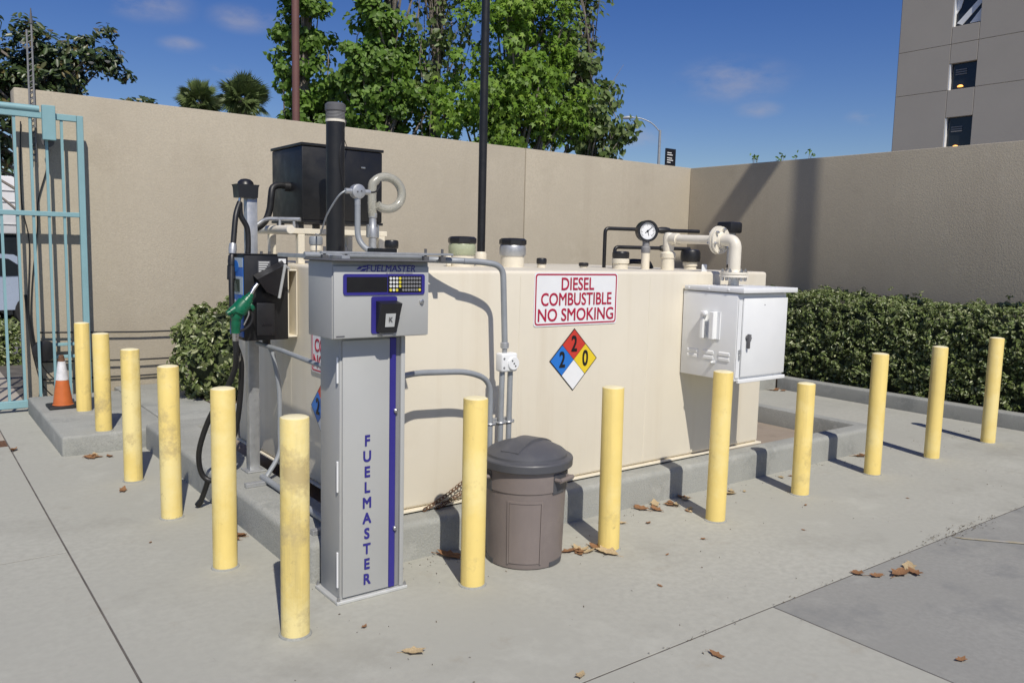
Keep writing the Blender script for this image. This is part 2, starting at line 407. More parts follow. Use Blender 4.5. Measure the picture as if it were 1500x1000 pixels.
def text_mb(s, size, fn, align='CENTER', depth=0.0015, bold=0.0, sx=1.0, shear=0.0, spacing=1.0, line=1.0):
    cu = bpy.data.curves.new('lettering', 'FONT'); cu.body = s; cu.size = size; cu.align_x = align; cu.align_y = 'CENTER'
    cu.shear = shear; cu.space_character = spacing; cu.space_line = line; cu.resolution_u = 4
    o = bpy.data.objects.new('lettering', cu); COL.objects.link(o)
    dg = bpy.context.evaluated_depsgraph_get(); me = bpy.data.meshes.new_from_object(o.evaluated_get(dg))
    mb = MB()
    bm = bmesh.new(); bm.from_mesh(me)
    r = bmesh.ops.extrude_face_region(bm, geom=bm.faces[:])
    for g in r['geom']:
        if isinstance(g, bmesh.types.BMVert): g.co.z += depth
    bm.verts.index_update()
    w_ = bold * size
    sh = [(0, 0)] if not bold else [(-w_, -w_), (w_, -w_), (w_, w_), (-w_, w_), (0, 0), (0, w_), (0, -w_)]
    fc = [[v.index for v in f.verts] for f in bm.faces]
    for q_, (ax, ay) in enumerate(sh):      # heavier strokes: overlaid strokes, each a hair prouder
        mb.add([((v.co.x + ax) * sx, v.co.y + ay, v.co.z * (1 + 0.12 * q_)) for v in bm.verts], fc, fn)
    bm.free(); bpy.data.objects.remove(o, do_unlink=True); bpy.data.curves.remove(cu); bpy.data.meshes.remove(me)
    return mb
rnd = random.Random(7)
npr = np.random.default_rng(11)

# ================================================================== SETTING
struct('ground', MB().box(-400, 500, -400, 500, -1.0, -0.10), 'asphalt', 'dark asphalt ground reaching to the horizon')

pav = bpy.data.objects.new('pavement', None); COL.objects.link(pav); pav['kind'] = 'structure'; pav['label'] = 'pale grey concrete pavement cast in large slabs'
G = 0.0045
def slab(x0, x1, y0, y1, m, label=None):
    return obj('concrete_slab', MB().box(x0 + G, x1 - G, y0 + G, y1 - G, -0.14, 0.0, 0.001, 1), m, pav, label=label)
slab(0.665, 8.72, 2.17, 9.05, 'concrete')
slab(-7, 0.665, 4.69, 7.42, 'concrete')
slab(-7, 0.665, -5, 4.69, 'concrete')
slab(0.665, 3.22, -5, 2.17, 'concrete')
slab(3.22, 10.7, -5, 2.17, 'concrete_old', 'darker bluish grey concrete slab with stains')
slab(-7, 0.665, 7.66, 9.0, 'concrete_tan', 'tan stained concrete slab before the gate')
slab(-7, 1.0, 9.2, 12.2, 'concrete_tan', 'tan concrete pavement outside the gate')
obj('joint_sealant', MB().box(-7, 10.7, -5, 13.5, -0.16, -0.0025), 'joint_dark', pav)
obj('paint_stripe', MB().add([(4.95, 2.150, 0.004), (4.97, 2.09, 0.004), (8.0, -1.32, 0.004), (8.0, -1.18, 0.004)], [(0, 1, 2, 3)]), 'paint_stripe', pav, label='faded yellow painted stripe on the darker slab')

# raised pad with a sunken floor and a rounded rim
def pad():
    bm = bmesh.new()
    X0, X1, Y0, Y1 = 1.54, 6.75, 3.60, 6.83
    x0, x1, y0, y1 = 1.86, 6.60, 3.752, 6.55
    def loop(a, b, c, d, z): return [bm.verts.new(p) for p in ((a, c, z), (b, c, z), (b, d, z), (a, d, z))]
    A, B, C, D = loop(X0, X1, Y0, Y1, -0.05), loop(X0, X1, Y0, Y1, 0.2), loop(x0, x1, y0, y1, 0.2), loop(x0, x1, y0, y1, 0.0)
    for i in range(4):
        j = (i + 1) % 4
        bm.faces.new((A[i], A[j], B[j], B[i])); bm.faces.new((B[i], B[j], C[j], C[i])); bm.faces.new((C[i], C[j], D[j], D[i]))
    es = [e for e in bm.edges if all(v in B for v in e.verts)] + [e for e in bm.edges if e.verts[0] in B and e.verts[1] in A or e.verts[1] in B and e.verts[0] in A]
    bmesh.ops.bevel(bm, geom=es, offset=0.035, segments=4, profile=0.5, affect='EDGES')
    es2 = [e for e in bm.edges if all(v in C for v in e.verts)]
    bmesh.ops.bevel(bm, geom=es2, offset=0.012, segments=2, profile=0.5, affect='EDGES')
    bm.verts.index_update()
    mb = MB().add([v.co[:] for v in bm.verts], [[v.index for v in f.verts] for f in bm.faces]); bm.free()
    o = struct('tank_pad', mb, 'concrete_kerb', 'raised concrete pad with a rim around a sunken floor')
    obj('sunken_floor', MB().box(1.87, 6.59, 3.76, 6.54, -0.02, 0.045), 'recess_floor', o)
pad()
stp = struct('concrete_step', MB().box(0.955, 1.75, 6.84, 8.78, -0.05, 0.15, 0.02, 3).box(1.752, 8.5, 6.84, 9.04, -0.05, 0.149, 0.015, 2),
             'concrete_kerb', 'low concrete step carrying the cone and two bollards')
kerb = struct('planter_kerb', MB().box(8.72, 8.87, -5, 6.02, -0.08, 0.155, 0.02, 3).box(6.9, 8.719, 6.02, 6.17, -0.08, 0.152, 0.02, 3), 'concrete_kerb',
              'concrete kerb along the hedge planting bed')
struct('planting_bed', MB().box(8.87, 10.7, -5, 6.2, -0.05, 0.09).box(6.9, 10.7, 6.201, 9.04, -0.05, 0.088).box(2.3, 5.5, 7.55, 9.04, 0.10, 0.156), 'soil')

# ------------------------------------------------------------------ walls
w1 = thing('stucco_wall', 'long tan stucco wall behind the tank, in full sun', 'wall', (1.0, 9.05, 0))
YB = 9.05   # front face
def wall_panel(x0, x1, y0, y1, z1, parent):
    return obj('wall_panel', MB().box(x0, x1, y0, y1, -0.1, z1, 0.012, 2), 'stucco', parent)
wall_panel(0.975, 7.025, YB, YB + 0.25, 3.03, w1)
wall_panel(7.037, 10.62, YB, YB + 0.25, 3.03, w1)
obj('joint_filler', MB().box(7.02, 7.04, YB + 0.03, YB + 0.2, -0.1, 3.0), 'stucco', w1)
w2 = thing('stucco_wall', 'tan stucco wall at the right, in raking light behind the hedge', 'wall', (10.43, 0, 0))
XW = 10.43
obj('wall_panel', MB().box(XW, XW + 0.25, -6, YB - 0.002, -0.1, 3.025, 0.012, 2), 'stucco', w2)

# ================================================================== BOLLARDS
def bollard(x, y, z, h, lean, label, worn=False):
    t = thing('bollard', label, 'bollard', (x, y, z), 'yellow bollards around the tank')
    t.rotation_euler = (lean[0], lean[1], rnd.uniform(0, 6.28))
    r = 0.0595
    mb = MB(); mb.lathe((x, y, z), [(r + 0.0015, -0.01), (r, 0.004), (r, h - 0.004), (r - 0.0015, h - 0.001)], 40)
    obj('pipe', mb, 'bollard_worn' if worn else 'bollard_yellow', t)
    mb = MB(); mb.lathe((x, y, z), [(r - 0.003, h - 0.006), (r - 0.0035, h), (r * 0.85, h + 0.003), (r * 0.5, h + 0.007), (r * 0.1, h + 0.008)], 32)
    obj('cap', mb, 'cap_lit_yellow', t)
    mb = MB(); mb.lathe((x, y, z), [(r + 0.012, -0.004), (r + 0.008, 0.004), (r + 0.001, 0.007)], 28)
    obj('footing_ring', mb, 'concrete_kerb', t)
BOL = [
    (1.275, 7.83, 0.15, 0.77, 'bright yellow bollard on the step beside the traffic cone'),
    (1.262, 6.93, 0.15, 0.765, 'bollard at the front edge of the step, next after the cone\'s bollard'),
    (1.252, 5.91, 0.0, 0.905, 'first pavement-level bollard before the step, dirt-streaked yellow'),
    (1.261, 4.98, 0.0, 0.91, 'scuffed bollard with a dark curved stain, left of the hose loop'),
    (1.278, 4.05, 0.0, 0.915, 'bollard in front of the hanging hose and fuel dispenser'),
    (1.286, 3.16, 0.0, 0.93, 'nearest scuffed bollard, at the corner left of the card terminal'),
    (2.198, 3.17, 0.0, 0.925, 'bollard just left of the trash can'),
    (3.102, 3.155, 0.0, 0.905, 'bollard right of the trash can, below the diamond hazard sign'),
    (4.000, 3.14, 0.0, 0.93, 'bollard standing before the white cabinet\'s left corner'),
    (4.949, 3.175, 0.0, 0.775, 'shortest bollard, to the right of the white cabinet'),
    (5.897, 3.18, 0.0, 0.925, 'bollard at the right end of the raised pad'),
    (6.824, 3.18, 0.0, 0.93, 'second bollard from the right, past the pad\'s end'),
    (7.870, 3.18, 0.0, 0.955, 'rightmost bollard in front of the hedge'),
]
for i, (x, y, z, h, lab) in enumerate(BOL):
    bollard(x, y, z, h, (rnd.uniform(-.006, .006), rnd.uniform(-.006, .006)), lab, i in (1, 2, 3, 5))

# ================================================================== FUEL TANK
TX0, TX1, TY0, TY1, TZ0, TZ1 = 1.96, 5.24, 3.752, 5.85, 0.222, 1.516
tank = thing('fuel_tank', 'large cream steel fuel tank on the raised concrete pad', 'fuel tank', (3.6, 4.8, 0.045))
obj('shell', MB().box(TX0, TX1, TY0, TY1, TZ0, TZ1, 0.022, 4), 'tank_cream', tank)
mb = MB().box(TX0 - 0.012, TX1 + 0.02, TY0 - 0.018, TY1 + 0.012, TZ0 - 0.014, TZ0 - 0.002, 0.002, 1)
obj('base_flange', mb, 'cream_fitting', tank)
for x in (2.3, 3.6, 4.9):
    obj('skid', MB().box(x - 0.06, x + 0.06, TY0 + 0.15, TY1 - 0.1, 0.045, TZ0 - 0.0145, 0.006, 1), 'dark_grey', tank)
for y in (4.30, 4.86, 5.40):      # weld seams on the end plate
    obj('weld_seam', MB().box(TX0 - 0.0006, TX0 + 0.002, y - 0.004, y + 0.004, TZ0 + 0.03, TZ1 - 0.03, 0.002, 1), 'tank_cream', tank)
for x in (2.9, 3.98, 4.9):
    obj('weld_seam', MB().box(x - 0.004, x + 0.004, TY0 - 0.0015, TY0 + 0.002, TZ0 + 0.03, TZ1 - 0.03, 0.001, 1), 'tank_cream', tank)
def fitting(x, y, r, z1, capr, capz, n=24, m='cream_fitting', cm='black_plastic', collar=True, oct=False):
    mb = MB(); mb.lathe((x, y, 0), [(r, TZ1 - 0.005), (r, z1)], n)
    if collar: mb.lathe((x, y, 0), [(r * 1.14, z1 - 0.035), (r * 1.14, z1 - 0.006), (r * 1.02, z1)], n)
    p = obj('fitting', mb, m, tank)
    nn = 8 if oct else n
    mb = MB(); mb.lathe((x, y, 0), [(capr * 0.95, z1), (capr, z1 + capz * 0.25), (capr, z1 + capz * 0.8), (capr * 0.9, z1 + capz), (capr * 0.55, z1 + capz * 1.06)], nn)
    obj('cap', mb, cm, p, sharp=25)
    return p
# two wide inspection fittings with sight rings
for (x, y) in ((3.02, 4.55), (3.44, 4.55)):
    mb = MB().lathe((x, y, 0), [(0.082, TZ1 - 0.005), (0.082, TZ1 + 0.075)], 28)
    p = obj('manhole_neck', mb, 'cream_fitting', tank)
    obj('sight_ring', MB().lathe((x, y, 0), [(0.086, TZ1 + 0.075), (0.092, TZ1 + 0.09), (0.092, TZ1 + 0.135), (0.086, TZ1 + 0.15)], 28), 'sight_glass' if x < 3.2 else 'galvanised', p)
    obj('lid', MB().lathe((x, y, 0), [(0.088, TZ1 + 0.15), (0.096, TZ1 + 0.158), (0.096, TZ1 + 0.185), (0.08, TZ1 + 0.197), (0.03, TZ1 + 0.2)], 8), 'black_plastic', p, sharp=20)
    if x < 3.2: obj('hinge', MB().box(x - 0.125, x - 0.093, y - 0.02, y + 0.01, TZ1, TZ1 + 0.07, 0.006, 1), 'cream_fitting', p)
fitting(3.62, 4.45, 0.03, TZ1 + 0.025, 0.036, 0.04, collar=False)
fitting(4.06, 4.50, 0.028, TZ1 + 0.012, 0.036, 0.025, collar=False)
fitting(4.24, 4.30, 0.055, TZ1 + 0.075, 0.062, 0.05)
fitting(5.06, 4.35, 0.05, TZ1 + 0.06, 0.078, 0.09, cm='black_paint')
fitting(5.12, 3.98, 0.055, TZ1 + 0.02, 0.05, 0.028, collar=False)
fitting(2.30, 4.2, 0.032, TZ1 + 0.11, 0.040, 0.045)
p = fitting(2.065, 4.72, 0.032, TZ1 + 0.12, 0.041, 0.05, cm='conduit_grey')
obj('lifting_lug', MB().box(4.53, 4.585, TY0 + 0.03, TY0 + 0.04, TZ1 - 0.01, TZ1 + 0.05, 0.006, 1), 'white_paint', tank)

# thick black vent pipe
t = thing('vent_pipe', 'thick black vent pipe with grey cap standing at the tank\'s left end', 'vent pipe', (2.10, 4.52, TZ1))
x, y = 2.10, 4.52
obj('pipe', MB().lathe((x, y, 0), [(0.054, TZ1), (0.054, 2.345)], 28), 'black_paint', t)
obj('base_collar', MB().lathe((x, y, 0), [(0.066, TZ1), (0.066, TZ1 + 0.05), (0.058, TZ1 + 0.06)], 24), 'cream_fitting', t)
obj('band', MB().lathe((x, y, 0), [(0.057, 2.347), (0.057, 2.361)], 28), 'cream_pipe', t)
mb = MB()
for k in range(6): mb.lathe((x, y, 0), [(0.054, 2.363 + k * 0.008), (0.056, 2.366 + k * 0.008), (0.054, 2.369 + k * 0.008)], 28)
obj('screen', mb, 'mid_grey', t)
obj('cap', MB().lathe((x, y, 0), [(0.056, 2.408), (0.060, 2.412), (0.060, 2.445), (0.048, 2.456), (0.02, 2.46)], 24), 'dark_grey', t)
obj('guy_wire', MB().tube(spline([(x + 0.055, y - 0.03, 2.36), (x + 0.0, y - 0.0585, 2.15), (x + 0.03, y - 0.056, 1.95)], 6), 0.0022, 6).tube([(x + 0.05, y + 0.03, 2.31), (x + 0.33, y + 0.5, 2.24)], 0.0022, 6), 'rubber', t)
# tall thin vent
t = thing('vent_pipe', 'tall thin black vent pipe rising out of the picture from mid tank', 'vent pipe', (3.34, 4.79, TZ1))
x, y = 3.34, 4.79
obj('pipe', MB().lathe((x, y, 0), [(0.0285, TZ1 + 0.09), (0.0285, 4.6)], 20), 'black_paint', t)
obj('collar', MB().lathe((x, y, 0), [(0.042, TZ1), (0.042, TZ1 + 0.085), (0.034, TZ1 + 0.1)], 20), 'cream_fitting', t)
obj('rain_cap', MB().lathe((x, y, 0), [(0.04, 4.6), (0.05, 4.63), (0.045, 4.68), (0.01, 4.7)], 20), 'black_paint', t)

# black overfill box on cream stand
t = thing('equipment_box', 'big black steel box on a cream stand above the tank\'s left end', 'steel box', (2.33, 5.15, TZ1))
bx = (2.053, 2.61, 4.90, 5.40)
obj('body', MB().box(*bx, 1.79, 2.245, 0.006, 2), 'black_paint', t)
obj('lid', MB().box(bx[0] - 0.008, bx[1] + 0.008, bx[2] - 0.008, bx[3] + 0.008, 2.247, 2.264, 0.003, 1), 'black_paint', t)
obj('base_lip', MB().box(bx[0] - 0.006, bx[1] + 0.006, bx[2] - 0.006, bx[3] + 0.006, 1.772, 1.789, 0.003, 1), 'black_paint', t)
obj('lock', MB().lathe((2.325, 4.898, 1.835), [(0.012, 0), (0.012, 0.008), (0.009, 0.009)], 16, 'y'), 'bolt_metal', t)
obj('latch', MB().box(2.455, 2.485, 4.893, 4.899, 2.135, 2.145, 0.002, 1), 'bolt_metal', t)
for (sx, sy) in ((2.04, 4.90), (2.60, 4.90), (2.04, 5.38), (2.60, 5.38)):
    obj('stand_leg', MB().box(sx - 0.022, sx + 0.022, sy - 0.022, sy + 0.022, TZ1, 1.70, 0.003, 1), 'cream_fitting', t)
for y_ in (4.90, 5.38):
    obj('stand_beam', MB().box(1.98, 2.64, y_ - 0.02, y_ + 0.02, 1.701, 1.735, 0.003, 1), 'cream_fitting', t)
obj('stand_beam', MB().cyl((1.93, 4.78, 1.725), (1.93, 5.32, 1.725), 0.026), 'cream_pipe', t)
for y_ in (4.98, 5.3):
    obj('standoff', MB().box(2.3, 2.34, y_ - 0.02, y_ + 0.02, 1.736, 1.772, 0.002, 1).box(2.05, 2.09, y_ - 0.02, y_ + 0.02, 1.736, 1.772, 0.002, 1), 'dark_grey', t)
# black hose from the box to the dispenser post
t = tag(obj('supply_hose', MB().tube(spline([(2.052, 5.1, 2.0), (1.98, 5.09, 2.005), (1.935, 5.08, 1.985), (1.92, 5.07, 1.93), (1.91, 5.07, 1.85), (1.885, 5.075, 1.78), (1.84, 5.085, 1.735), (1.80, 5.09, 1.72)], 6), 0.021, 12)
        .lathe((2.035, 5.1, 2.0), [(0.03, -0.02), (0.03, 0.02)], 14, 'x'), 'rubber'), 'short black hose from the big black box to the dispenser post', 'hose')
t = tag(obj('pipe_rail', MB().tube(bend([(1.80, 5.03, 1.74), (1.86, 5.02, 1.79), (2.03, 4.87, 1.79)], 0.06), 0.012, 10).cyl((1.93, 4.955, 1.75), (1.93, 4.955, 1.80), 0.009, n=8).cyl((2.0, 4.9, 1.736), (2.0, 4.9, 1.80), 0.009, n=8), 'galvanised'),
        'small grey pipe rail above the cream stand, below the black box', 'pipe')

# detector head with grey conduit and clear hose loop
t = thing('sensor_head', 'round grey junction head on a bent grey conduit before the black box', 'junction box', (2.16, 4.3, 1.57))
hx, hy, hz = 2.085, 4.2, 1.935
obj('round_box', MB().lathe((hx, hy, hz), [(0.037, -0.03), (0.041, -0.022), (0.041, 0.012), (0.039, 0.02), (0.03, 0.024)], 28, 'y'), 'galvanised', t)
obj('hub', MB().cyl((hx - 0.075, hy, hz), (hx + 0.075, hy, hz), 0.015, n=14).cyl((hx, hy, hz - 0.075), (hx, hy, hz), 0.017, n=14), 'galvanised', t)
for dx in (-0.012, 0.012): obj('screw', MB().lathe((hx + dx, hy - 0.022, hz + dx * 0.2), [(0.005, 0), (0.005, 0.004)], 10, 'y'), 'dark_grey', t)
obj('conduit', MB().tube(bend([(hx, hy, hz - 0.06), (hx + 0.0, hy, 1.64), (hx + 0.1, hy - 0.12, 1.575), (hx + 0.14, 3.68, 1.572), (2.36, 3.62, 1.57), (2.42, 3.60, 1.568)], 0.09, 7), 0.0165, 12), 'conduit_grey', t)
obj('lead', MB().tube(spline([(hx - 0.075, hy, hz), (hx - 0.11, hy + 0.02, 1.90), (hx - 0.13, hy + 0.12, 1.80), (hx - 0.11, hy + 0.25, 1.70), (2.065, 4.72, 1.70)], 6), 0.005, 8), 'conduit_grey', t)
obj('lead', MB().tube(spline([(hx + 0.075, hy, hz), (hx + 0.11, hy, 1.94), (hx + 0.14, hy + 0.01, 1.97), (hx + 0.16, hy + 0.03, 2.0)], 6), 0.005, 8), 'rubber', t)
t = thing('hose_loop', 'clear hose bent in a loop on a cream riser right of the black box', 'hose', (2.36, 4.55, TZ1))
lx, ly = 2.36, 4.55
obj('riser', MB().cyl((lx, ly, TZ1 - 0.005), (lx, ly, TZ1 + 0.085), 0.026), 'cream_fitting', t)
obj('coupling', MB().lathe((lx, ly, 0), [(0.024, TZ1 + 0.08), (0.024, TZ1 + 0.17), (0.03, TZ1 + 0.175), (0.03, TZ1 + 0.23), (0.024, TZ1 + 0.24), (0.022, TZ1 + 0.29), (0.027, TZ1 + 0.295), (0.027, TZ1 + 0.32)], 16), 'galvanised', t)
obj('camlock', MB().box(lx - 0.04, lx - 0.028, ly - 0.012, ly + 0.012, TZ1 + 0.17, TZ1 + 0.25, 0.003, 1).box(lx + 0.028, lx + 0.04, ly - 0.012, ly + 0.012, TZ1 + 0.17, TZ1 + 0.25, 0.003, 1), 'bolt_metal', t)
lp = [(lx, ly, TZ1 + 0.30), (lx - 0.005, ly, TZ1 + 0.37)]
for k in range(0, 15):
    a = R(170 - k * 22); lp.append((lx + 0.095 + 0.10 * math.cos(a), ly - 0.02 * k / 14, 1.985 + 0.085 * math.sin(a) - 0.003 * k))
obj('hose', MB().tube(spline(lp, 4), 0.027, 16), 'clear_hose', t)
# conduit run on the tank front
t = thing('conduit_run', 'grey electrical conduit bending down the tank front to a white outlet box', 'conduit', (2.6, 3.55, 0.0))
yc = 3.55
obj('conduit', MB().tube(bend([(2.40, 3.60, 1.568), (2.50, 3.585, 1.566), (2.622, yc, 1.548), (2.645, yc, 1.12)], 0.15, 9), 0.0165, 12), 'conduit_grey', t)
obj('coupling', MB().lathe((2.645, yc, 0), [(0.018, 1.098), (0.024, 1.103), (0.024, 1.128), (0.018, 1.133)], 14), 'galvanised', t)
obj('nipple', MB().cyl((2.645, yc, 1.07), (2.645, yc, 1.10), 0.0145, n=12), 'galvanised', t)
obj('conduit', MB().tube(bend([(1.893, 3.45, 1.002), (2.0, 3.50, 1.004), (2.10, yc - 0.01, 1.004), (2.40, yc - 0.01, 0.99), (2.555, yc, 0.93), (2.562, yc, 0.0)], 0.14, 7), 0.0155, 12), 'conduit_grey', t)
obj('conduit', MB().cyl((2.622, yc, 0.0), (2.632, yc, 0.975), 0.0155, n=12), 'conduit_grey', t)
obj('conduit', MB().cyl((2.682, yc, 0.0), (2.687, yc, 0.975), 0.0155, n=12), 'conduit_grey', t)
for z_ in (0.69, 0.47):
    obj('clamp_strut', MB().box(2.525, 2.722, yc + 0.018, yc + 0.045, z_ - 0.02, z_ + 0.02, 0.002, 1), 'galvanised', t)
    obj('strut_arm', MB().box(2.59, 2.61, yc + 0.046, TY0 - 0.001, z_ - 0.015, z_ + 0.015, 0.002, 1), 'galvanised', t)
for x_ in (2.560, 2.629, 2.685):
    obj('clamp', MB().tube([(x_ + 0.021 * math.cos(a), yc + 0.002 + 0.021 * math.sin(a), 0.69) for a in [2 * PI * k / 16 for k in range(16)]], 0.0055, 6, closed=True).box(x_ + 0.018, x_ + 0.034, yc - 0.008, yc + 0.016, 0.681, 0.699, 0.002, 1), 'galvanised', t)
ob = obj('outlet_box', MB().box(2.605, 2.712, yc - 0.035, yc + 0.03, 0.972, 1.075, 0.012, 3), 'white_paint', t)
obj('cover', MB().lathe((2.680, yc - 0.035, 1.018), [(0.037, 0), (0.037, 0.006), (0.034, 0.009)], 26, 'y'), 'white_paint', ob)
for (dx, dz) in ((-0.012, 0.016), (0.0, 0.0), (0.010, -0.014)):
    obj('socket_slot', MB().lathe((2.680 + dx, yc - 0.0435, 1.018 + dz), [(0.005, 0), (0.005, 0.002)], 10, 'y'), 'dark_grey', ob)
for dz in (-0.025, 0.025): obj('screw', MB().lathe((2.619, yc - 0.0345, 1.022 + dz), [(0.006, 0), (0.006, 0.003)], 10, 'y'), 'mid_grey', ob)
# struts and conduits over the terminal
t = thing('support_strut', 'grey slotted strut bar lying level above the card terminal', 'strut', (2.0, 3.62, 1.575))
obj('strut', MB().box(1.60, 2.33, 3.59, 3.62, 1.594, 1.606, 0.002, 1), 'galvanised', t)
obj('strut', MB().box(1.66, 1.70, 3.50, 4.3, 1.567, 1.588, 0.002, 1), 'galvanised', t)
for x_ in (1.62, 1.73, 2.17, 2.27):
    obj('stud', MB().cyl((x_, 3.605, 1.56), (x_, 3.605, 1.628), 0.007, n=8).box(x_ - 0.014, x_ + 0.014, 3.59, 3.62, 1.5605, 1.59, 0.002, 1), 'dark_grey', t)
obj('black_bracket', MB().box(1.93, 2.06, 3.70, 3.78, 1.602, 1.625, 0.003, 1), 'black_paint', t)
t2 = tag(obj('conduit_pipe', MB().tube(bend([(1.56, 3.70, 1.586), (1.9, 3.70, 1.586), (2.2, 3.70, 1.586), (2.28, 3.82, 1.575), (2.28, 4.1, 1.53)], 0.1), 0.015, 12), 'conduit_grey'), 'grey conduit lying across the tank edge behind the card terminal', 'conduit')

# chain lying on the tank edge
ch = thing('chain', 'rusty steel chain draped in two strands behind a bollard', 'chain', (2.40, 3.72, 0.205))
lm = MB(); lm.tube([(0.0125 * math.cos(a) * 1.25, 0.0085 * math.sin(a) * 1.2, 0) for a in [2 * PI * k / 12 for k in range(12)]], 0.0027, 5, closed=True)
lme = lm.mesh('link', 'rust')
def strand(a, b, n, sag):
    a, b = Vector(a), Vector(b)
    for i in range(n):
        q = (i + 0.5) / n; p = a.lerp(b, q); p.z -= sag * 4 * q * (1 - q)
        d = (b - a)
        ang = math.atan2(d.z, d.x)
        link('link', lme, ch, p - ch.location, Euler((PI / 2 if i % 2 == 0 else 0.35, -ang, 0), 'XYZ'))
strand((2.25, 3.725, 0.212), (2.56, 3.725, 0.365), 15, 0.012)
strand((2.33, 3.72, 0.210), (2.56, 3.725, 0.300), 12, 0.006)
obj('eye_bolt', MB().tube([(2.57 + 0.014 * math.cos(a), 3.735, 0.37 + 0.014 * math.sin(a)) for a in [2 * PI * k / 14 for k in range(14)]], 0.004, 6, closed=True).cyl((2.57, 3.735, 0.37), (2.57, 3.753, 0.37), 0.006, n=8), 'rust', ch)
obj('hook', MB().tube(spline([(2.555, 3.728, 0.30), (2.575, 3.728, 0.315), (2.572, 3.731, 0.34), (2.57, 3.735, 0.36)], 4), 0.004, 6), 'rust', ch)

# ------------------------------------------------------------------ signs
def warn_sign(fn, label):
    o = fn((0, 0, 0)); t = thing('warning_sign', label, 'sign', o, 'warning signs on the tank')
    w, h = 0.678, 0.322
    obj('board', MB().prism(rrect(w, h, 0.02), 0.001, 0.004, fn), 'sign_white', t)
    obj('border', MB().ring(rrect(w - 0.016, h - 0.016, 0.02), rrect(w - 0.034, h - 0.034, 0.014), 0.004, 0.0052, fn), 'sign_red', t)
    for s, v, sx in (('DIESEL', 0.088, 0.86), ('COMBUSTIBLE', -0.004, 0.84), ('NO SMOKING', -0.098, 0.92)):
        f2 = (lambda vv: (lambda p: fn((p[0], p[1] + vv, p[2] + 0.004))))(v)
        obj('lettering', text_mb(s, 0.107, f2, bold=0.012, sx=sx), 'sign_red', t, smooth=False)
    return t
warn_sign(front(3.339, TY0, 1.345), 'white sign in red letters DIESEL COMBUSTIBLE NO SMOKING on the tank front')
warn_sign(left(TX0 - 0.005, 4.19, 1.055), 'second red-lettered white sign, on the tank end, half hidden by the terminal')
def haz(fn, label):
    o = fn((0, 0, 0)); t = thing('hazard_diamond', label, 'sign', o, 'hazard diamonds on the tank')
    a = 0.188; q = a / 2
    obj('backing', MB().prism([(0, a + .006), (-a - .006, 0), (0, -a - .006), (a + .006, 0)], 0.001, 0.003, fn), 'ink', t)
    for cx, cy, m, s in ((0, q, 'haz_red', '2'), (-q, 0, 'haz_blue', '2'), (q, 0, 'haz_yellow', '0'), (0, -q, 'sign_white', '')):
        e = q - 0.002
        fld = obj('field', MB().prism([(cx, cy + e), (cx - e, cy), (cx, cy - e), (cx + e, cy)], 0.003, 0.0042, fn), m, t)
        if s:
            f2 = (lambda ax, ay: (lambda p: fn((p[0] + ax, p[1] + ay, p[2] + 0.0042))))(cx, cy)
            obj('numeral', text_mb(s, 0.135, f2, bold=0.022, sx=0.72), 'ink', fld, smooth=False)
haz(front(3.326, TY0, 0.971), 'four-colour hazard diamond under the sign on the sunlit tank front')
haz(left(TX0 - 0.005, 4.345, 0.69), 'four-colour hazard diamond on the tank end, behind the card terminal')

# ------------------------------------------------------------------ white cabinet
cb = thing('fill_cabinet', 'white steel cabinet with black handle hung on the tank\'s right front', 'cabinet', (4.56, 3.74, 0.82))
cx0, cx1, cy0, cy1, cz0, cz1 = 4.305, 4.822, 3.29, 3.745, 0.822, 1.388
obj('body', MB().box(cx0, cx1, cy0, cy1, cz0, cz1, 0.006, 2), 'white_paint', cb)
obj('lid', MB().box(cx0 - 0.006, cx1 + 0.06, cy0 - 0.045, cy1 - 0.01, 1.394, 1.426, 0.004, 2), 'white_paint', cb)
obj('lid_pan', MB().box(cx0 + 0.02, cx1 - 0.02, cy0 + 0.01, cy1 - 0.02, cz1 - 0.004, 1.394), 'mid_grey', cb)
d = obj('door', MB().box(cx0 + 0.045, cx1 - 0.004, cy0 - 0.016, cy0 - 0.001, cz0 + 0.028, cz1 - 0.028, 0.004, 2), 'white_paint', cb)
obj('handle', MB().lathe((cx0 + 0.088, cy0 - 0.017, 1.105), [(0.016, 0), (0.016, 0.006), (0.012, 0.012)], 18, 'y').box(cx0 + 0.079, cx0 + 0.097, cy0 - 0.042, cy0 - 0.022, 1.035, 1.13, 0.006, 2).box(cx0 + 0.082, cx0 + 0.094, cy0 - 0.03, cy0 - 0.016, 1.085, 1.12), 'dark_grey', d)
obj('keyhole', MB().lathe((cx0 + 0.125, cy0 - 0.016, 1.10), [(0.010, 0), (0.010, 0.006)], 16, 'y').box(cx0 + 0.117, cx0 + 0.133, cy0 - 0.021, cy0 - 0.016, 1.08, 1.125, 0.003, 1), 'mid_grey', d)
obj('rivet', MB().lathe((cx0 + 0.26, cy0 - 0.016, 1.315), [(0.004, 0), (0.004, 0.002)], 10, 'y'), 'mid_grey', d)
obj('lower_sill', MB().box(cx0 + 0.02, cx1 + 0.006, cy0 - 0.02, cy0 - 0.001, cz0 - 0.012, cz0 + 0.012, 0.003, 1), 'white_paint', cb)
obj('hasp', MB().box(cx0 + 0.015, cx0 + 0.04, cy0 - 0.014, cy0, 1.0, 1.03, 0.003, 1).box(cx0 + 0.018, cx0 + 0.03, cy0 - 0.02, cy0 - 0.01, 0.965, 1.0, 0.003, 1), 'galvanised', cb)
obj('corner_post', MB().box(cx0 + 0.004, cx0 + 0.040, cy0 - 0.008, cy0 - 0.0005, cz0 + 0.02, cz1 - 0.01, 0.003, 1), 'white_paint', cb)
F = left(cx0, 3.745, cz0)   # u = distance from the tank face
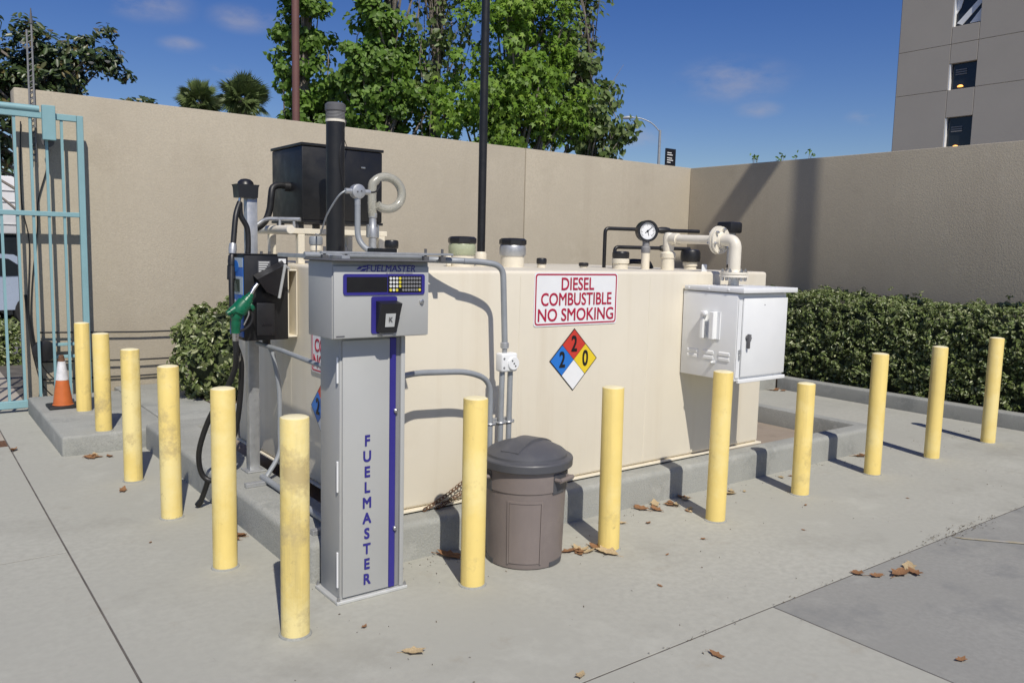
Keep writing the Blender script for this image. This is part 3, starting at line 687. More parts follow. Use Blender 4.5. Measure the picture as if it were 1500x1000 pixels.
for u0 in (0.06, 0.195, 0.325):
    for v in (0.16, 0.125):
        obj('louvre', MB().prism([(u0, v), (u0 + 0.085, v), (u0 + 0.085, v + 0.016), (u0, v + 0.016)], -0.004, 0.006, F).add(
            [(u0, v + 0.016, 0.006), (u0 + 0.085, v + 0.016, 0.006), (u0 + 0.085, v + 0.022, 0), (u0, v + 0.022, 0)], [(0, 1, 2, 3)], F), 'white_paint', cb)
bk = obj('side_bracket', MB().box(0.19, 0.215, 0.26, 0.44, 0, 0.045, 0.003, 1, F).box(0.265, 0.30, 0.26, 0.44, 0, 0.045, 0.003, 1, F).box(0.17, 0.19, 0.26, 0.44, 0, 0.006, 0, 1, F).box(0.30, 0.325, 0.26, 0.44, 0, 0.006, 0, 1, F), 'white_paint', cb)
obj('lamp_knob', MB().lathe((cx0 - 0.04, 3.745 - 0.222, cz0 + 0.425), [(0.012, -0.02), (0.02, -0.005), (0.016, 0.012), (0.006, 0.018)], 16, 'x'), 'white_paint', bk)
obj('drain_knob', MB().lathe((cx0, 3.745 - 0.285, cz0 + 0.105), [(0.014, -0.002), (0.014, 0.012), (0.01, 0.03), (0.006, 0.034)], 14, 'x'), 'light_metal', cb)
mb = MB()
for u in (0.03, 0.2, 0.36): mb.lathe((cx0 - 0.006, 3.745 - u - 0.02, 1.41), [(0.008, -0.001), (0.008, 0.003), (0.004, 0.005)], 10, 'x')
obj('lid_screws', mb, 'white_paint', cb)
# flanged fill pipe
fp = thing('fill_pipe', 'cream flanged pipe elbow rising from the white cabinet to a tank riser', 'pipe', (4.585, 3.55, 1.43))
px_, py_ = 4.59, 3.555
mb = MB().lathe((px_, py_, 0), [(0.036, 1.415), (0.036, 1.485)], 24)
obj('lower_pipe', mb, 'galvanised', fp)
def flange(c, axis, m='cream_pipe'):
    f = obj('flange', MB().lathe(c, [(0.098, 0), (0.098, 0.016)], 30, axis).lathe(c, [(0.094, 0.019), (0.094, 0.034)], 30, axis).lathe(c, [(0.055, 0.034), (0.048, 0.05)], 24, axis), m, fp)
    for k in range(6):
        a = 2 * PI * k / 6 + 0.3; u, w = 0.076 * math.cos(a), 0.076 * math.sin(a)
        q = (c[0] + u, c[1] + w, c[2]) if axis == 'z' else (c[0] + u, c[1], c[2] + w)
        obj('bolt', MB().lathe(q, [(0.009, -0.026), (0.012, -0.012), (0.012, 0.0), (0.006, 0.001), (0.006, 0.034), (0.012, 0.035), (0.012, 0.047), (0.006, 0.05), (0.006, 0.058)], 6, axis), 'bolt_metal', f)
flange((px_, py_, 1.485), 'z')
Zp = 1.735
obj('elbow', MB().tube(bend([(px_, py_, 1.52), (px_, py_, Zp), (px_, py_ + 0.12, Zp)], 0.10, 9), 0.041, 20), 'cream_pipe', fp)
flange((px_, py_ + 0.155, Zp), 'y')
obj('cross_pipe', MB().cyl((px_, py_ + 0.14, Zp), (px_, 4.16, Zp + 0.008), 0.032).lathe((px_, 4.1, Zp + 0.007), [(0.042, -0.02), (0.042, 0.03)], 20, 'y'), 'cream_pipe', fp)
obj('tee', MB().lathe((px_, 4.16, Zp + 0.005), [(0.035, -0.10), (0.042, -0.06), (0.042, 0.02), (0.03, 0.045), (0.01, 0.05)], 20).tube(spline([(px_, 4.16, Zp - 0.06), (px_, 4.16, Zp - 0.02), (px_, 4.13, Zp + 0.005), (px_, 4.09, Zp + 0.006)], 5), 0.04, 18), 'cream_pipe', fp)
obj('riser', MB().lathe((px_, 4.16, 0), [(0.05, TZ1 - 0.004), (0.05, 1.60), (0.056, 1.603), (0.056, 1.635), (0.046, 1.645), (0.036, 1.65)], 24), 'cream_fitting', fp)
# vent cap behind the elbow
t = thing('vent_stack', 'black vent cap on a grey post behind the cream pipe elbow', 'vent', (5.14, 4.02, TZ1))
obj('post', MB().cyl((5.15, 4.03, TZ1), (5.15, 4.03, 1.80), 0.03, n=16), 'galvanised', t)
obj('cap', MB().box(5.05, 5.19, 3.96, 4.10, 1.80, 1.885, 0.015, 2), 'black_paint', t)
# black vent lines and gauge
t = thing('black_piping', 'thin black pipe loop running level over the tank\'s right end', 'pipe', (4.6, 4.6, TZ1))
zb = 1.815
obj('upper_pipe', MB().tube(bend([(4.36, 4.60, TZ1), (4.36, 4.60, zb), (5.16, 4.36, zb)], 0.035, 5), 0.0145, 12), 'black_paint', t)
obj('lower_pipe', MB().tube(bend([(4.42, 4.55, TZ1), (4.42, 4.55, 1.675), (5.06, 4.36, 1.675)], 0.035, 5), 0.0145, 12), 'black_paint', t)
for (a, b) in (((4.80, 4.468, zb), (4.90, 4.438, zb)), ((4.80, 4.437, 1.675), (4.90, 4.408, 1.675))):
    obj('union', MB().tube([Vector(a), Vector(a).lerp(Vector(b), 0.3), Vector(a).lerp(Vector(b), 0.7), Vector(b)], [0.02, 0.026, 0.026, 0.02], 8), 'black_paint', t)
obj('elbow_fitting', MB().tube(bend([(4.43, 4.50, TZ1 + 0.03), (4.52, 4.47, TZ1 + 0.055), (4.64, 4.40, TZ1 + 0.05), (4.66, 4.39, TZ1)], 0.03), 0.02, 10), 'black_paint', t)
t = thing('pressure_gauge', 'round black-rimmed gauge with white dial on a cream post', 'gauge', (4.43, 4.24, TZ1))
gx, gy, gz = 4.435, 4.24, 1.795
obj('post', MB().cyl((gx, gy, TZ1 - 0.004), (gx, gy, 1.64), 0.031), 'cream_fitting', t)
obj('coupling', MB().lathe((gx, gy, 0), [(0.032, 1.635), (0.034, 1.64), (0.034, 1.675), (0.026, 1.685), (0.026, 1.72)], 18), 'mid_grey', t)
fa = math.atan2(-gy, -gx)   # the dial faces the yard
dv = Vector((math.cos(R(-115)), math.sin(R(-115)), 0))
def dial(r0, r1, w0, w1, n=36):
    mb = MB(); u = Vector((-dv.y, dv.x, 0))
    c = Vector((gx, gy, gz)); pr = [(r0, w0), (r1, w0), (r1, w1), (r0, w1)]
    return c, u
u_ = Vector((-dv.y, dv.x, 0)); c_ = Vector((gx, gy, gz))
DF = lambda p: tuple(c_ + u_ * p[0] + Vector((0, 0, p[1])) + dv * p[2])
circ = lambda r, n=36: [(r * math.cos(2 * PI * k / n), r * math.sin(2 * PI * k / n)) for k in range(n)]
obj('case', MB().prism(circ(0.076), -0.035, 0.02, DF).ring(circ(0.079), circ(0.062), 0.02, 0.034, DF), 'black_plastic', t)
dl = obj('dial', MB().prism(circ(0.0615), 0.02, 0.023, DF), 'sign_white', t)
mb = MB()
for k in range(24):
    a = R(-45 + k * 270 / 23); r0 = 0.044 if k % 4 else 0.038; ca, sa = math.cos(a), math.sin(a)
    mb.prism([(r0 * ca - 0.0015 * sa, r0 * sa + 0.0015 * ca), (r0 * ca + 0.0015 * sa, r0 * sa - 0.0015 * ca), (0.055 * ca + 0.0015 * sa, 0.055 * sa - 0.0015 * ca), (0.055 * ca - 0.0015 * sa, 0.055 * sa + 0.0015 * ca)], 0.023, 0.0235, DF)
mb.prism([(-0.02, -0.012), (-0.016, -0.016), (0.042, 0.032), (0.040, 0.035)], 0.0245, 0.026, DF).prism(circ(0.008, 12), 0.023, 0.027, DF)
mb.prism([(-0.003, 0.002), (0.003, 0.0), (0.012, -0.034), (0.009, -0.035)], 0.0245, 0.0255, DF)
obj('pointer', mb, 'ink', dl)

# ================================================================== CARD TERMINAL
ft = thing('fuel_terminal', 'grey card-reader fuel terminal on a tall pedestal with blue stripe', 'fuel terminal', (1.73, 3.43, 0))
bp = obj('base_plate', MB().box(1.545, 1.912, 3.305, 3.555, 0.0, 0.016, 0.003, 1), 'light_metal', ft)
for (x_, y_) in ((1.556, 3.316), (1.901, 3.316), (1.556, 3.544), (1.901, 3.544)):
    obj('bolt', MB().lathe((x_, y_, 0), [(0.009, 0.016), (0.009, 0.026), (0.005, 0.027), (0.005, 0.036)], 6), 'bolt_metal', bp)
PX0, PX1, PY0, PY1 = 1.566, 1.888, 3.328, 3.535
obj('pedestal', MB().box(PX0, PX1, PY0, PY1, 0.016, 1.226, 0.005, 2), 'terminal_side', ft)
dr = obj('front_door', MB().box(PX0 + 0.010, 1.812, PY0 - 0.013, PY0 - 0.001, 0.026, 1.215, 0.004, 2), 'terminal_grey', ft)
obj('lettering', text_mb('\n'.join('FUELMASTER'), 0.070, (lambda f: (lambda p: f((p[0], p[1], p[2]))))(front(1.697, PY0 - 0.013, 0.418)), bold=0.028, sx=0.88, line=1.045), 'deep_blue', dr, smooth=False)
obj('blue_stripe', MB().box(1.814, 1.846, PY0 - 0.012, PY0 - 0.001, 0.022, 1.218, 0.003, 1), 'deep_blue', ft)
obj('grey_strip', MB().box(1.848, 1.868, PY0 - 0.006, PY0 - 0.001, 0.022, 1.218, 0.001, 1), 'mid_grey', ft)
obj('edge_post', MB().box(1.870, 1.892, PY0 - 0.015, PY0 + 0.02, 0.018, 1.222, 0.004, 2), 'terminal_grey', ft)
for z_ in (0.31, 0.875):
    obj('lock', MB().lathe((1.842, PY0 - 0.012, z_), [(0.010, 0), (0.010, 0.010), (0.006, 0.013)], 16, 'y'), 'bolt_metal', ft)
for z0, z1 in ((0.07, 0.24), (0.52, 0.665), (1.02, 1.14)):
    obj('hinge', MB().box(PX0 - 0.008, PX0 - 0.0005, PY0 + 0.006, PY0 + 0.020, z0, z1, 0.003, 1), 'sign_white', ft)
HX0, HX1, HY0, HY1, HZ0, HZ1 = 1.493, 1.971, 3.243, 3.50, 1.230, 1.567
obj('head_case', MB().box(HX0, HX1, HY0 + 0.006, HY1, HZ0, HZ1, 0.006, 2), 'terminal_side', ft)
hf = obj('head_front', MB().box(HX0 + 0.004, HX1 - 0.004, HY0 - 0.006, HY0 + 0.005, HZ0 + 0.004, HZ1 - 0.020, 0.003, 2), 'terminal_grey', ft)
obj('head_lid', MB().box(HX0 - 0.020, HX1 + 0.004, HY0 - 0.046, HY1 + 0.006, HZ1 + 0.001, HZ1 + 0.007, 0.002, 1), 'dark_grey', ft)
fy = HY0 - 0.006
kp = obj('keypad_panel', MB().prism(rrect(0.405, 0.092, 0.012), 0.0005, 0.005, front(1.741, fy, 1.467)), 'deep_blue', ft)
obj('display', MB().prism(rrect(0.196, 0.066, 0.003), 0.005, 0.0065, front(1.652, fy, 1.467)), 'screen_black', kp)
K = front(1.754, fy, 1.434)
kw, ky, kg = MB(), MB(), MB()
for r_ in range(4):
    for c in range(4):
        tgt = ky if (c == 3 and r_ > 0) or (r_ == 0 and c in (0, 2)) else kw
        if r_ == 0 and c == 3: continue
        u, v = 0.012 + c * 0.0158, 0.008 + r_ * 0.0172
        tgt.prism([(u + 0.0062 * math.cos(a), v + 0.0062 * math.sin(a)) for a in [2 * PI * q / 10 for q in range(10)]], 0.006, 0.0085, K)
    for c in range(7):
        u, v = 0.076 + c * 0.0142, 0.008 + r_ * 0.0172
        tgt = ky if (r_ == 0 and c == 6) else kg
        tgt.prism([(u + 0.0064 * math.cos(a), v + 0.0064 * math.sin(a)) for a in [2 * PI * q / 6 for q in range(6)]], 0.006, 0.008, K)
obj('key_field', MB().prism([(0, -0.004), (0.172, -0.004), (0.172, 0.07), (0, 0.07)], 0.005, 0.006, K), 'screen_black', kp)
obj('white_keys', kw, 'key_white', kp); obj('yellow_keys', ky, 'key_yellow', kp); obj('grey_keys', kg, 'key_grey', kp)
cr = obj('card_reader', MB().prism(rrect(0.128, 0.165, 0.010), 0.0005, 0.005, front(1.737, fy, 1.3316)), 'deep_blue', ft)
RF = front(1.745, fy, 1.3287)
hood = MB()
pr = [(-0.05, 0.066, 0.005), (0.052, 0.066, 0.005), (0.052, -0.07, 0.005), (-0.05, -0.07, 0.005), (-0.046, 0.056, 0.055), (0.055, 0.056, 0.055), (0.040, -0.075, 0.028), (-0.036, -0.075, 0.028)]
hood.add(pr, [(3, 2, 1, 0), (4, 5, 6, 7), (0, 1, 5, 4), (1, 2, 6, 5), (2, 3, 7, 6), (3, 0, 4, 7)], RF)
obj('reader_hood', hood, 'black_plastic', cr)
rw = MB(); rw.add([(-0.024, 0.012, 0.0485), (0.026, 0.012, 0.0485), (0.024, -0.048, 0.0375), (-0.022, -0.048, 0.0375)], [(0, 1, 2, 3)], RF)
obj('reader_plate', rw, 'light_metal', cr)
obj('plate_mark', text_mb('K', 0.03, (lambda p: RF((p[0] + 0.002, p[1] - 0.016, 0.0445 + p[1] * 0.18 + p[2]))), bold=0.01), 'dark_grey', cr, smooth=False)
obj('chin', MB().prism([(-0.035, -0.075), (0.035, -0.075), (0.022, -0.090), (-0.022, -0.090)], 0.003, 0.02, RF), 'mid_grey', cr)
obj('key_lock', MB().lathe((1.929, fy, 1.387), [(0.011, 0), (0.011, 0.007), (0.007, 0.009)], 18, 'y').box(1.926, 1.932, fy - 0.012, fy - 0.008, 1.380, 1.394), 'bolt_metal', ft)
obj('brand_lettering', text_mb('FUELMASTER', 0.043, front(1.7705, fy, 1.536), bold=0.006, sx=1.0, shear=0.15, depth=0.001), 'deep_blue', ft, smooth=False)
mb = MB(); u_q = 0.0; rq = random.Random(4)
while u_q < 0.135:                                   # a line of print too small to read
    w_q = rq.uniform(0.003, 0.0055); mb.prism([(u_q, 0), (u_q + w_q, 0), (u_q + w_q + 0.001, 0.0055), (u_q + 0.001, 0.0055)], 0, 0.0008, front(1.745, fy, 1.5135)); u_q += w_q + rq.choice((0.0016, 0.0016, 0.0016, 0.005))
obj('fine_print', mb, 'mid_grey', ft, smooth=False)
obj('brand_emblem', MB().prism([(0, 0), (0.022, 0.004), (0.030, 0.014), (0.014, 0.014)], 0, 0.001, front(1.601, fy, 1.531)).prism([(0.018, -0.006), (0.04, -0.006), (0.05, 0.006), (0.03, 0.004)], 0, 0.001, front(1.601, fy, 1.531)).prism([(0.024, 0.010), (0.046, 0.010), (0.054, 0.018), (0.036, 0.018)], 0, 0.001, front(1.601, fy, 1.531)), 'deep_blue', ft, smooth=False)
obj('small_label', MB().prism([(0, 0), (0.04, 0), (0.04, 0.006), (0, 0.006)], 0.0002, 0.001, front(1.507, fy, 1.240)), 'dark_grey', ft)

# ================================================================== DISPENSER
dp = thing('fuel_dispenser', 'black fuel dispenser with blue side panel on a grey post', 'fuel pump', (1.77, 5.03, 0.2))
obj('post', MB().box(1.742, 1.808, 5.0, 5.066, 0.2, 1.915, 0.006, 2), 'galvanised', dp)
obj('post_foot', MB().box(1.715, 1.835, 4.965, 5.1, 0.2, 0.21, 0.003, 1), 'galvanised', dp)
DX0, DX1, DY0, DY1, DZ0, DZ1 = 1.628, 1.892, 4.73, 4.995, 1.065, 1.568
obj('body', MB().box(DX0, DX1, DY0, DY1, DZ0, DZ1, 0.005, 2), 'black_paint', dp)
obj('top_plate', MB().box(DX0 - 0.004, DX1 + 0.004, DY0 - 0.004, DY1 + 0.004, DZ1 + 0.001, DZ1 + 0.006, 0.001, 1), 'black_paint', dp)
L = left(DX0, DY1, DZ0)
pn = obj('blue_panel', MB().prism([(0.01, 0.02), (0.25, 0.02), (0.25, 0.485), (0.01, 0.485)], 0.0005, 0.004, L), 'panel_blue', dp)
obj('pale_band', MB().prism([(0.01, 0.27), (0.25, 0.27), (0.25, 0.375), (0.01, 0.375)], 0.004, 0.005, L), 'panel_pale', pn)
obj('pale_band', MB().prism([(0.01, 0.43), (0.25, 0.43), (0.25, 0.485), (0.01, 0.485)], 0.004, 0.005, L), 'panel_pale', pn)
obj('round_badge', MB().prism([(0.13 + 0.05 * math.cos(a), 0.435 + 0.035 * math.sin(a)) for a in [2 * PI * q / 18 for q in range(18)]], 0.005, 0.006, L), 'haz_blue', pn)
obj('display', MB().prism([(0.07, 0.285), (0.20, 0.285), (0.20, 0.36), (0.07, 0.36)], 0.005, 0.0075, L), 'lcd', pn)
mb = MB()
for q in range(5): mb.prism([(0.075 + q * 0.022, 0.212), (0.089 + q * 0.022, 0.212), (0.094 + q * 0.022, 0.232 + 0.006 * (q % 2)), (0.080 + q * 0.022, 0.232)], 0.004, 0.005, L)
obj('panel_print', mb, 'sign_white', pn, smooth=False)
Fd = front(DX0, DY0, DZ0)
obj('maker_label', MB().prism([(0.205, 0.455), (0.25, 0.455), (0.25, 0.483), (0.205, 0.483)], 0.0004, 0.0015, Fd), 'sign_white', dp)
il = obj('instruction_label', MB().prism([(0.08, 0.395), (0.155, 0.395), (0.155, 0.47), (0.08, 0.47)], 0.0004, 0.0012, Fd), 'dark_grey', dp)
mb = MB()
for k in range(5): mb.prism([(0.085, 0.458 - k * 0.013), (0.148 - 0.008 * (k % 3), 0.458 - k * 0.013), (0.148 - 0.008 * (k % 3), 0.464 - k * 0.013), (0.085, 0.464 - k * 0.013)], 0.0012, 0.0018, Fd)
obj('label_lines', mb, 'key_white', il)
# nozzle hood: slanted top, open underneath towards the nozzle
hd = MB()
P = [(0.05, 0.385, 0.001), (0.225, 0.475, 0.001), (0.225, 0.25, 0.001), (0.11, 0.28, 0.001),
     (0.035, 0.365, 0.115), (0.200, 0.450, 0.115), (0.180, 0.255, 0.07), (0.110, 0.290, 0.055)]
hd.add(P, [(0, 1, 5, 4), (1, 2, 6, 5), (2, 3, 7, 6), (4, 5, 6, 7)], Fd)
obj('nozzle_hood', hd, 'black_plastic', dp)
obj('hood_rim', MB().tube([Fd((0.200, 0.450, 0.116)), Fd((0.180, 0.255, 0.071))], 0.009, 8).tube([Fd((0.200, 0.447, 0.116)), Fd((0.232, 0.425, 0.10))], 0.007, 8), 'light_metal', dp)
obj('boot_plate', MB().box(0.06, 0.17, 0.03, 0.225, 0.001, 0.03, 0.008, 2, Fd), 'black_plastic', dp)
obj('boot_slot', MB().box(0.09, 0.15, 0.09, 0.10, 0.03, 0.033, 0, 1, Fd), 'ink', dp)
for x_ in (0.12, 0.17): obj('top_screw', MB().cyl(Fd((x_, 0.508, -0.05)), Fd((x_, 0.525, -0.05)), 0.008, n=10), 'dark_grey', dp)
fr_ = (DX1 + 0.002, TX0 - 0.007)
mt = obj('mounting_frame', MB().box(*fr_, 4.74, 5.0, 1.075, 1.085, 0.002, 1).box(*fr_, 4.74, 5.0, 1.475, 1.485, 0.002, 1).box(fr_[0], fr_[0] + 0.006, 4.74, 5.0, 1.086, 1.474)
   .box(fr_[1] - 0.006, fr_[1], 4.74, 5.0, 1.086, 1.474).box(fr_[0] + 0.007, fr_[1] - 0.007, 4.99, 5.0, 1.086, 1.474), 'cream_fitting', dp)
obj('under_conduit', MB().tube(spline([(1.79, 4.82, 1.067), (1.80, 4.82, 1.03), (1.825, 4.80, 0.95), (1.85, 4.78, 0.75), (1.853, 4.78, 0.5), (1.84, 4.76, 0.36), (1.75, 4.74, 0.23), (1.72, 4.7, 0.225)], 6), 0.0145, 10), 'conduit_grey', dp)
obj('gland', MB().cyl((1.788, 4.82, 1.035), (1.788, 4.82, 1.066), 0.024, n=12), 'black_plastic', dp)
obj('cross_conduit', MB().tube([(1.76, 4.90, 1.03), (1.80, 4.6, 1.015), (1.80, 3.55, 0.975)], 0.0135, 10), 'conduit_grey', dp)
hg = obj('hose_hanger', MB().prism([(-0.07, 0.035), (0.07, 0.035), (0.063, 0.02), (0.058, -0.045), (-0.058, -0.045), (-0.063, 0.02)], -0.05, 0.05, front(1.745, 5.03, 1.955)), 'black_plastic', dp)
obj('hanger_dome', MB().lathe((1.745, 5.03, 1.99), [(0.05, 0), (0.044, 0.018), (0.028, 0.032), (0.008, 0.036)], 22), 'black_plastic', hg)
obj('hanger_chain', MB().tube([(1.70, 5.0, 1.912), (1.695, 5.0, 1.88)], 0.008, 6), 'steel', hg)
# nozzle and hose
nz_ = thing('fuel_nozzle', 'green fuel nozzle hanging in the dispenser hood', 'fuel nozzle', (1.585, 4.66, 1.15))
A = Fd
sp = [(1.679, 4.655, 1.405), (1.654, 4.650, 1.375), (1.632, 4.645, 1.340)]
obj('spout', MB().tube(spline(sp, 5), 0.0115, 14), 'steel', nz_)
obj('body', MB().tube(spline([(1.636, 4.645, 1.345), (1.619, 4.640, 1.323), (1.596, 4.635, 1.295), (1.569, 4.635, 1.265), (1.552, 4.640, 1.230), (1.547, 4.645, 1.180), (1.546, 4.650, 1.125)], 5),
    [0.018] * 3 + [0.023] * 3 + [0.034] * 4 + [0.045] * 5 + [0.046] * 4 + [0.034] * 4 + [0.027] * 4 + [0.025] * 4, 16), 'nozzle_green', nz_)
obj('side_boss', MB().cyl((1.564, 4.635, 1.275), (1.509, 4.625, 1.245), 0.030, 0.024, 16).cyl((1.509, 4.625, 1.245), (1.489, 4.622, 1.237), 0.018, 0.015, 14), 'nozzle_green', nz_)
obj('splash_disc', MB().tube([(1.636, 4.642, 1.280), (1.619, 4.640, 1.265)], [0.032, 0.03], 16), 'nozzle_green', nz_)
obj('lever_guard', MB().tube(spline([(1.604, 4.630, 1.280), (1.636, 4.630, 1.230), (1.629, 4.635, 1.180), (1.594, 4.640, 1.145), (1.554, 4.645, 1.130)], 5), 0.008, 8), 'black_plastic', nz_)
obj('lever', MB().tube(spline([(1.609, 4.630, 1.265), (1.614, 4.630, 1.230), (1.589, 4.638, 1.170)], 5), 0.006, 8), 'steel', nz_)
obj('swivel', MB().cyl((1.546, 4.650, 1.128), (1.547, 4.655, 1.080), 0.019, 0.017, 14), 'steel', nz_)
hs_ = thing('fuel_hose', 'black fuel hose looping from the hanger down past the pad edge', 'hose', (1.55, 4.8, 0.2))
h1 = [(1.695, 4.99, 1.88), (1.66, 4.96, 1.80), (1.635, 4.93, 1.66), (1.612, 4.90, 1.52), (1.595, 4.86, 1.36), (1.59, 4.83, 1.2), (1.592, 4.80, 1.06), (1.612, 4.79, 0.98), (1.628, 4.80, 0.90), (1.63, 4.84, 0.70), (1.618, 4.88, 0.52), (1.60, 4.92, 0.42)]
obj('hose', MB().tube(spline(h1, 8), 0.0165, 12), 'rubber', hs_)
obj('hose', MB().tube(spline([(1.695, 4.99, 1.875), (1.70, 4.99, 1.80), (1.735, 4.985, 1.73), (1.74, 4.98, 1.64), (1.735, 4.975, 1.574)], 6), 0.0165, 12), 'rubber', hs_)
obj('hose', MB().tube(spline([(1.547, 4.655, 1.085), (1.55, 4.66, 1.0), (1.555, 4.70, 0.91), (1.53, 4.78, 0.78), (1.47, 4.90, 0.60), (1.43, 4.97, 0.42), (1.43, 5.0, 0.30), (1.455, 5.0, 0.215), (1.50, 4.97, 0.19), (1.545, 4.95, 0.23), (1.585, 4.93, 0.34), (1.60, 4.92, 0.42)], 8), 0.0165, 12), 'rubber', hs_)
obj('hose_end', MB().tube(spline([(1.48, 4.985, 0.20), (1.47, 5.02, 0.13), (1.455, 5.06, 0.05), (1.44, 5.08, 0.016)], 6), [0.0165] * 13 + [0.02] * 6, 12), 'rubber', hs_)
for z_, y_, x_ in ((1.60, 4.917, 1.624), (1.53, 4.902, 1.613)):
    obj('hose_coupling', MB().tube([(x_ + 0.004, y_ + 0.008, z_ + 0.03), (x_, y_, z_), (x_ - 0.004, y_ - 0.006, z_ - 0.03)], [0.021, 0.024, 0.021], 14), 'galvanised' if z_ > 1.55 else 'black_plastic', hs_)
obj('breakaway', MB().tube([(1.613, 4.905, 1.50), (1.604, 4.885, 1.42)], 0.026, 14), 'rubber', hs_)
obj('hose_clip', MB().cyl((1.60, 4.78, 0.985), (1.57, 4.70, 0.965), 0.02, n=12), 'steel', hs_)
# conduits on the pad rim
t = thing('rim_conduit', 'grey conduit with stub struts lying along the pad\'s left rim', 'conduit', (1.72, 4.3, 0.2))
obj('conduit', MB().tube(spline([(1.725, 4.74, 0.235), (1.735, 4.55, 0.225), (1.73, 4.2, 0.222), (1.72, 3.9, 0.225), (1.71, 3.72, 0.225), (1.71, 3.62, 0.20), (1.71, 3.545, 0.10)], 6), 0.0185, 12), 'conduit_grey', t)
obj('strut', MB().box(1.60, 1.76, 4.66, 4.70, 0.2005, 0.226, 0.002, 1), 'galvanised', t)
obj('strut', MB().box(1.60, 1.76, 3.70, 3.74, 0.2005, 0.226, 0.002, 1), 'galvanised', t)
obj('clamp', MB().box(1.69, 1.735, 3.71, 3.73, 0.227, 0.262, 0.002, 1).cyl((1.69, 3.72, 0.245), (1.74, 3.72, 0.275), 0.004, n=6), 'galvanised', t)

# ================================================================== TRASH CAN
tcn = thing('trash_can', 'taupe plastic trash can with grey domed lid before the tank', 'trash can', (2.635, 3.32, 0))
bx_, by_ = 2.635, 3.32
obj('body', MB().lathe((bx_, by_, 0), [(0.190, 0.0), (0.200, 0.006), (0.202, 0.03), (0.2095, 0.30), (0.214, 0.40), (0.2195, 0.405), (0.222, 0.515), (0.228, 0.518), (0.228, 0.53)], 56), 'bin_taupe', tcn)
def curved(a0, a1, z0, z1, r0, r1, w, n=8):
    """a band of the can's skin between two angles (degrees, 0 = +X) raised by w"""
    v, f = [], []
    for i in range(n + 1):
        a = R(a0 + (a1 - a0) * i / n)
        for z, rr in ((z0, r0), (z1, r1)):
            for q in (-0.004, w): v.append((bx_ + (rr + q) * math.cos(a), by_ + (rr + q) * math.sin(a), z))
    for i in range(n):
        k = i * 4; f += [(k + 1, k + 5, k + 7, k + 3), (k + 3, k + 7, k + 6, k + 2), (k, k + 4, k + 5, k + 1)]
    f += [(0, 1, 3, 2), (n * 4, n * 4 + 2, n * 4 + 3, n * 4 + 1)]
    return MB().add(v, f)
fr = R(0); FA = math.degrees(math.atan2(-by_, -bx_))        # heading towards the yard
obj('front_panel', curved(FA - 22, FA + 22, 0.035, 0.35, 0.2025, 0.2110, 0.004), 'bin_taupe', tcn)
obj('panel_frame', curved(FA - 25, FA - 22.6, 0.03, 0.365, 0.2025, 0.2115, 0.006, 2), 'bin_taupe', tcn)
obj('panel_frame', curved(FA + 22.6, FA + 25, 0.03, 0.365, 0.2025, 0.2115, 0.006, 2), 'bin_taupe', tcn)
obj('panel_frame', curved(FA - 22.6, FA + 22.6, 0.353, 0.365, 0.2110, 0.2115, 0.006), 'bin_taupe', tcn)
for s_ in (57, -70, 180):
    if s_ == 180: continue
    a = R(FA + s_)
    ca, sa = math.cos(a), math.sin(a)
    hp = MB()
    for q in (-0.055, 0.055):
        b0 = Vector((bx_ + 0.217 * ca - q * sa, by_ + 0.217 * sa + q * ca, 0.47)); hp.tube([b0, b0 + Vector((0.036 * ca, 0.036 * sa, 0.0))], 0.011, 8)
    a0 = Vector((bx_ + 0.248 * ca + 0.062 * sa, by_ + 0.248 * sa - 0.062 * ca, 0.47)); a1 = Vector((bx_ + 0.248 * ca - 0.062 * sa, by_ + 0.248 * sa + 0.062 * ca, 0.47))
    hp.tube([a0, a1], 0.012, 10)
    obj('handle', hp, 'bin_taupe', tcn)
    obj('handle_shade_patch', curved(FA + s_ - 17, FA + s_ + 17, 0.395, 0.50, 0.2160, 0.2218, 0.0035), 'lid_grey', tcn)  # raised dark patch, painting the shade of the hollow under the handle
    obj('foot_grip', curved(FA + s_ - 16, FA + s_ + 16, 0.005, 0.03, 0.200, 0.202, 0.003), 'lid_grey', tcn)
ld = obj('lid', MB().lathe((bx_, by_, 0), [(0.228, 0.514), (0.240, 0.514), (0.245, 0.518), (0.247, 0.553), (0.243, 0.559), (0.223, 0.561), (0.217, 0.566), (0.214, 0.578), (0.195, 0.594), (0.15, 0.615), (0.10, 0.630), (0.05, 0.638), (0.008, 0.641)], 56), 'lid_grey', tcn)
rid = []
for k in range(13):
    q = -1 + 2 * k / 12; u = q * 0.165; a = R(FA + 62)
    z = 0.602 + 0.05 * (1 - q * q)
    ox, oy = 0.055 * math.cos(a + PI / 2), 0.055 * math.sin(a + PI / 2)
    rid.append((bx_ + u * math.cos(a) + 0.05 * math.cos(R(FA + 152)) * 0, by_ + u * math.sin(a), z))
hm = MB()
a = R(FA - 30); ua = Vector((math.cos(a), math.sin(a), 0)); ub = Vector((-math.sin(a), math.cos(a), 0))
vv, ff = [], []
for i in range(15):
    q = -1 + 2 * i / 14; u = q * 0.175
    for j, (w, dz) in enumerate(((-0.062, -0.02), (-0.052, 0.012), (0.052, 0.012), (0.062, -0.02))):
        r2 = math.hypot(u, w); z = 0.641 - 1.28 * r2 * r2 + dz * (1 - 0.3 * abs(q) ** 3)
        p = Vector((bx_, by_, z)) + ua * u + ub * w; vv.append(p[:])
for i in range(14):
    for j in range(3): ff.append((i * 4 + j, i * 4 + j + 1, i * 4 + 5 + j, i * 4 + 4 + j))
ff += [(0, 1, 2, 3), (56, 59, 58, 57)]
obj('lid_grip', hm.add(vv, ff), 'lid_grey', ld, sharp=50)

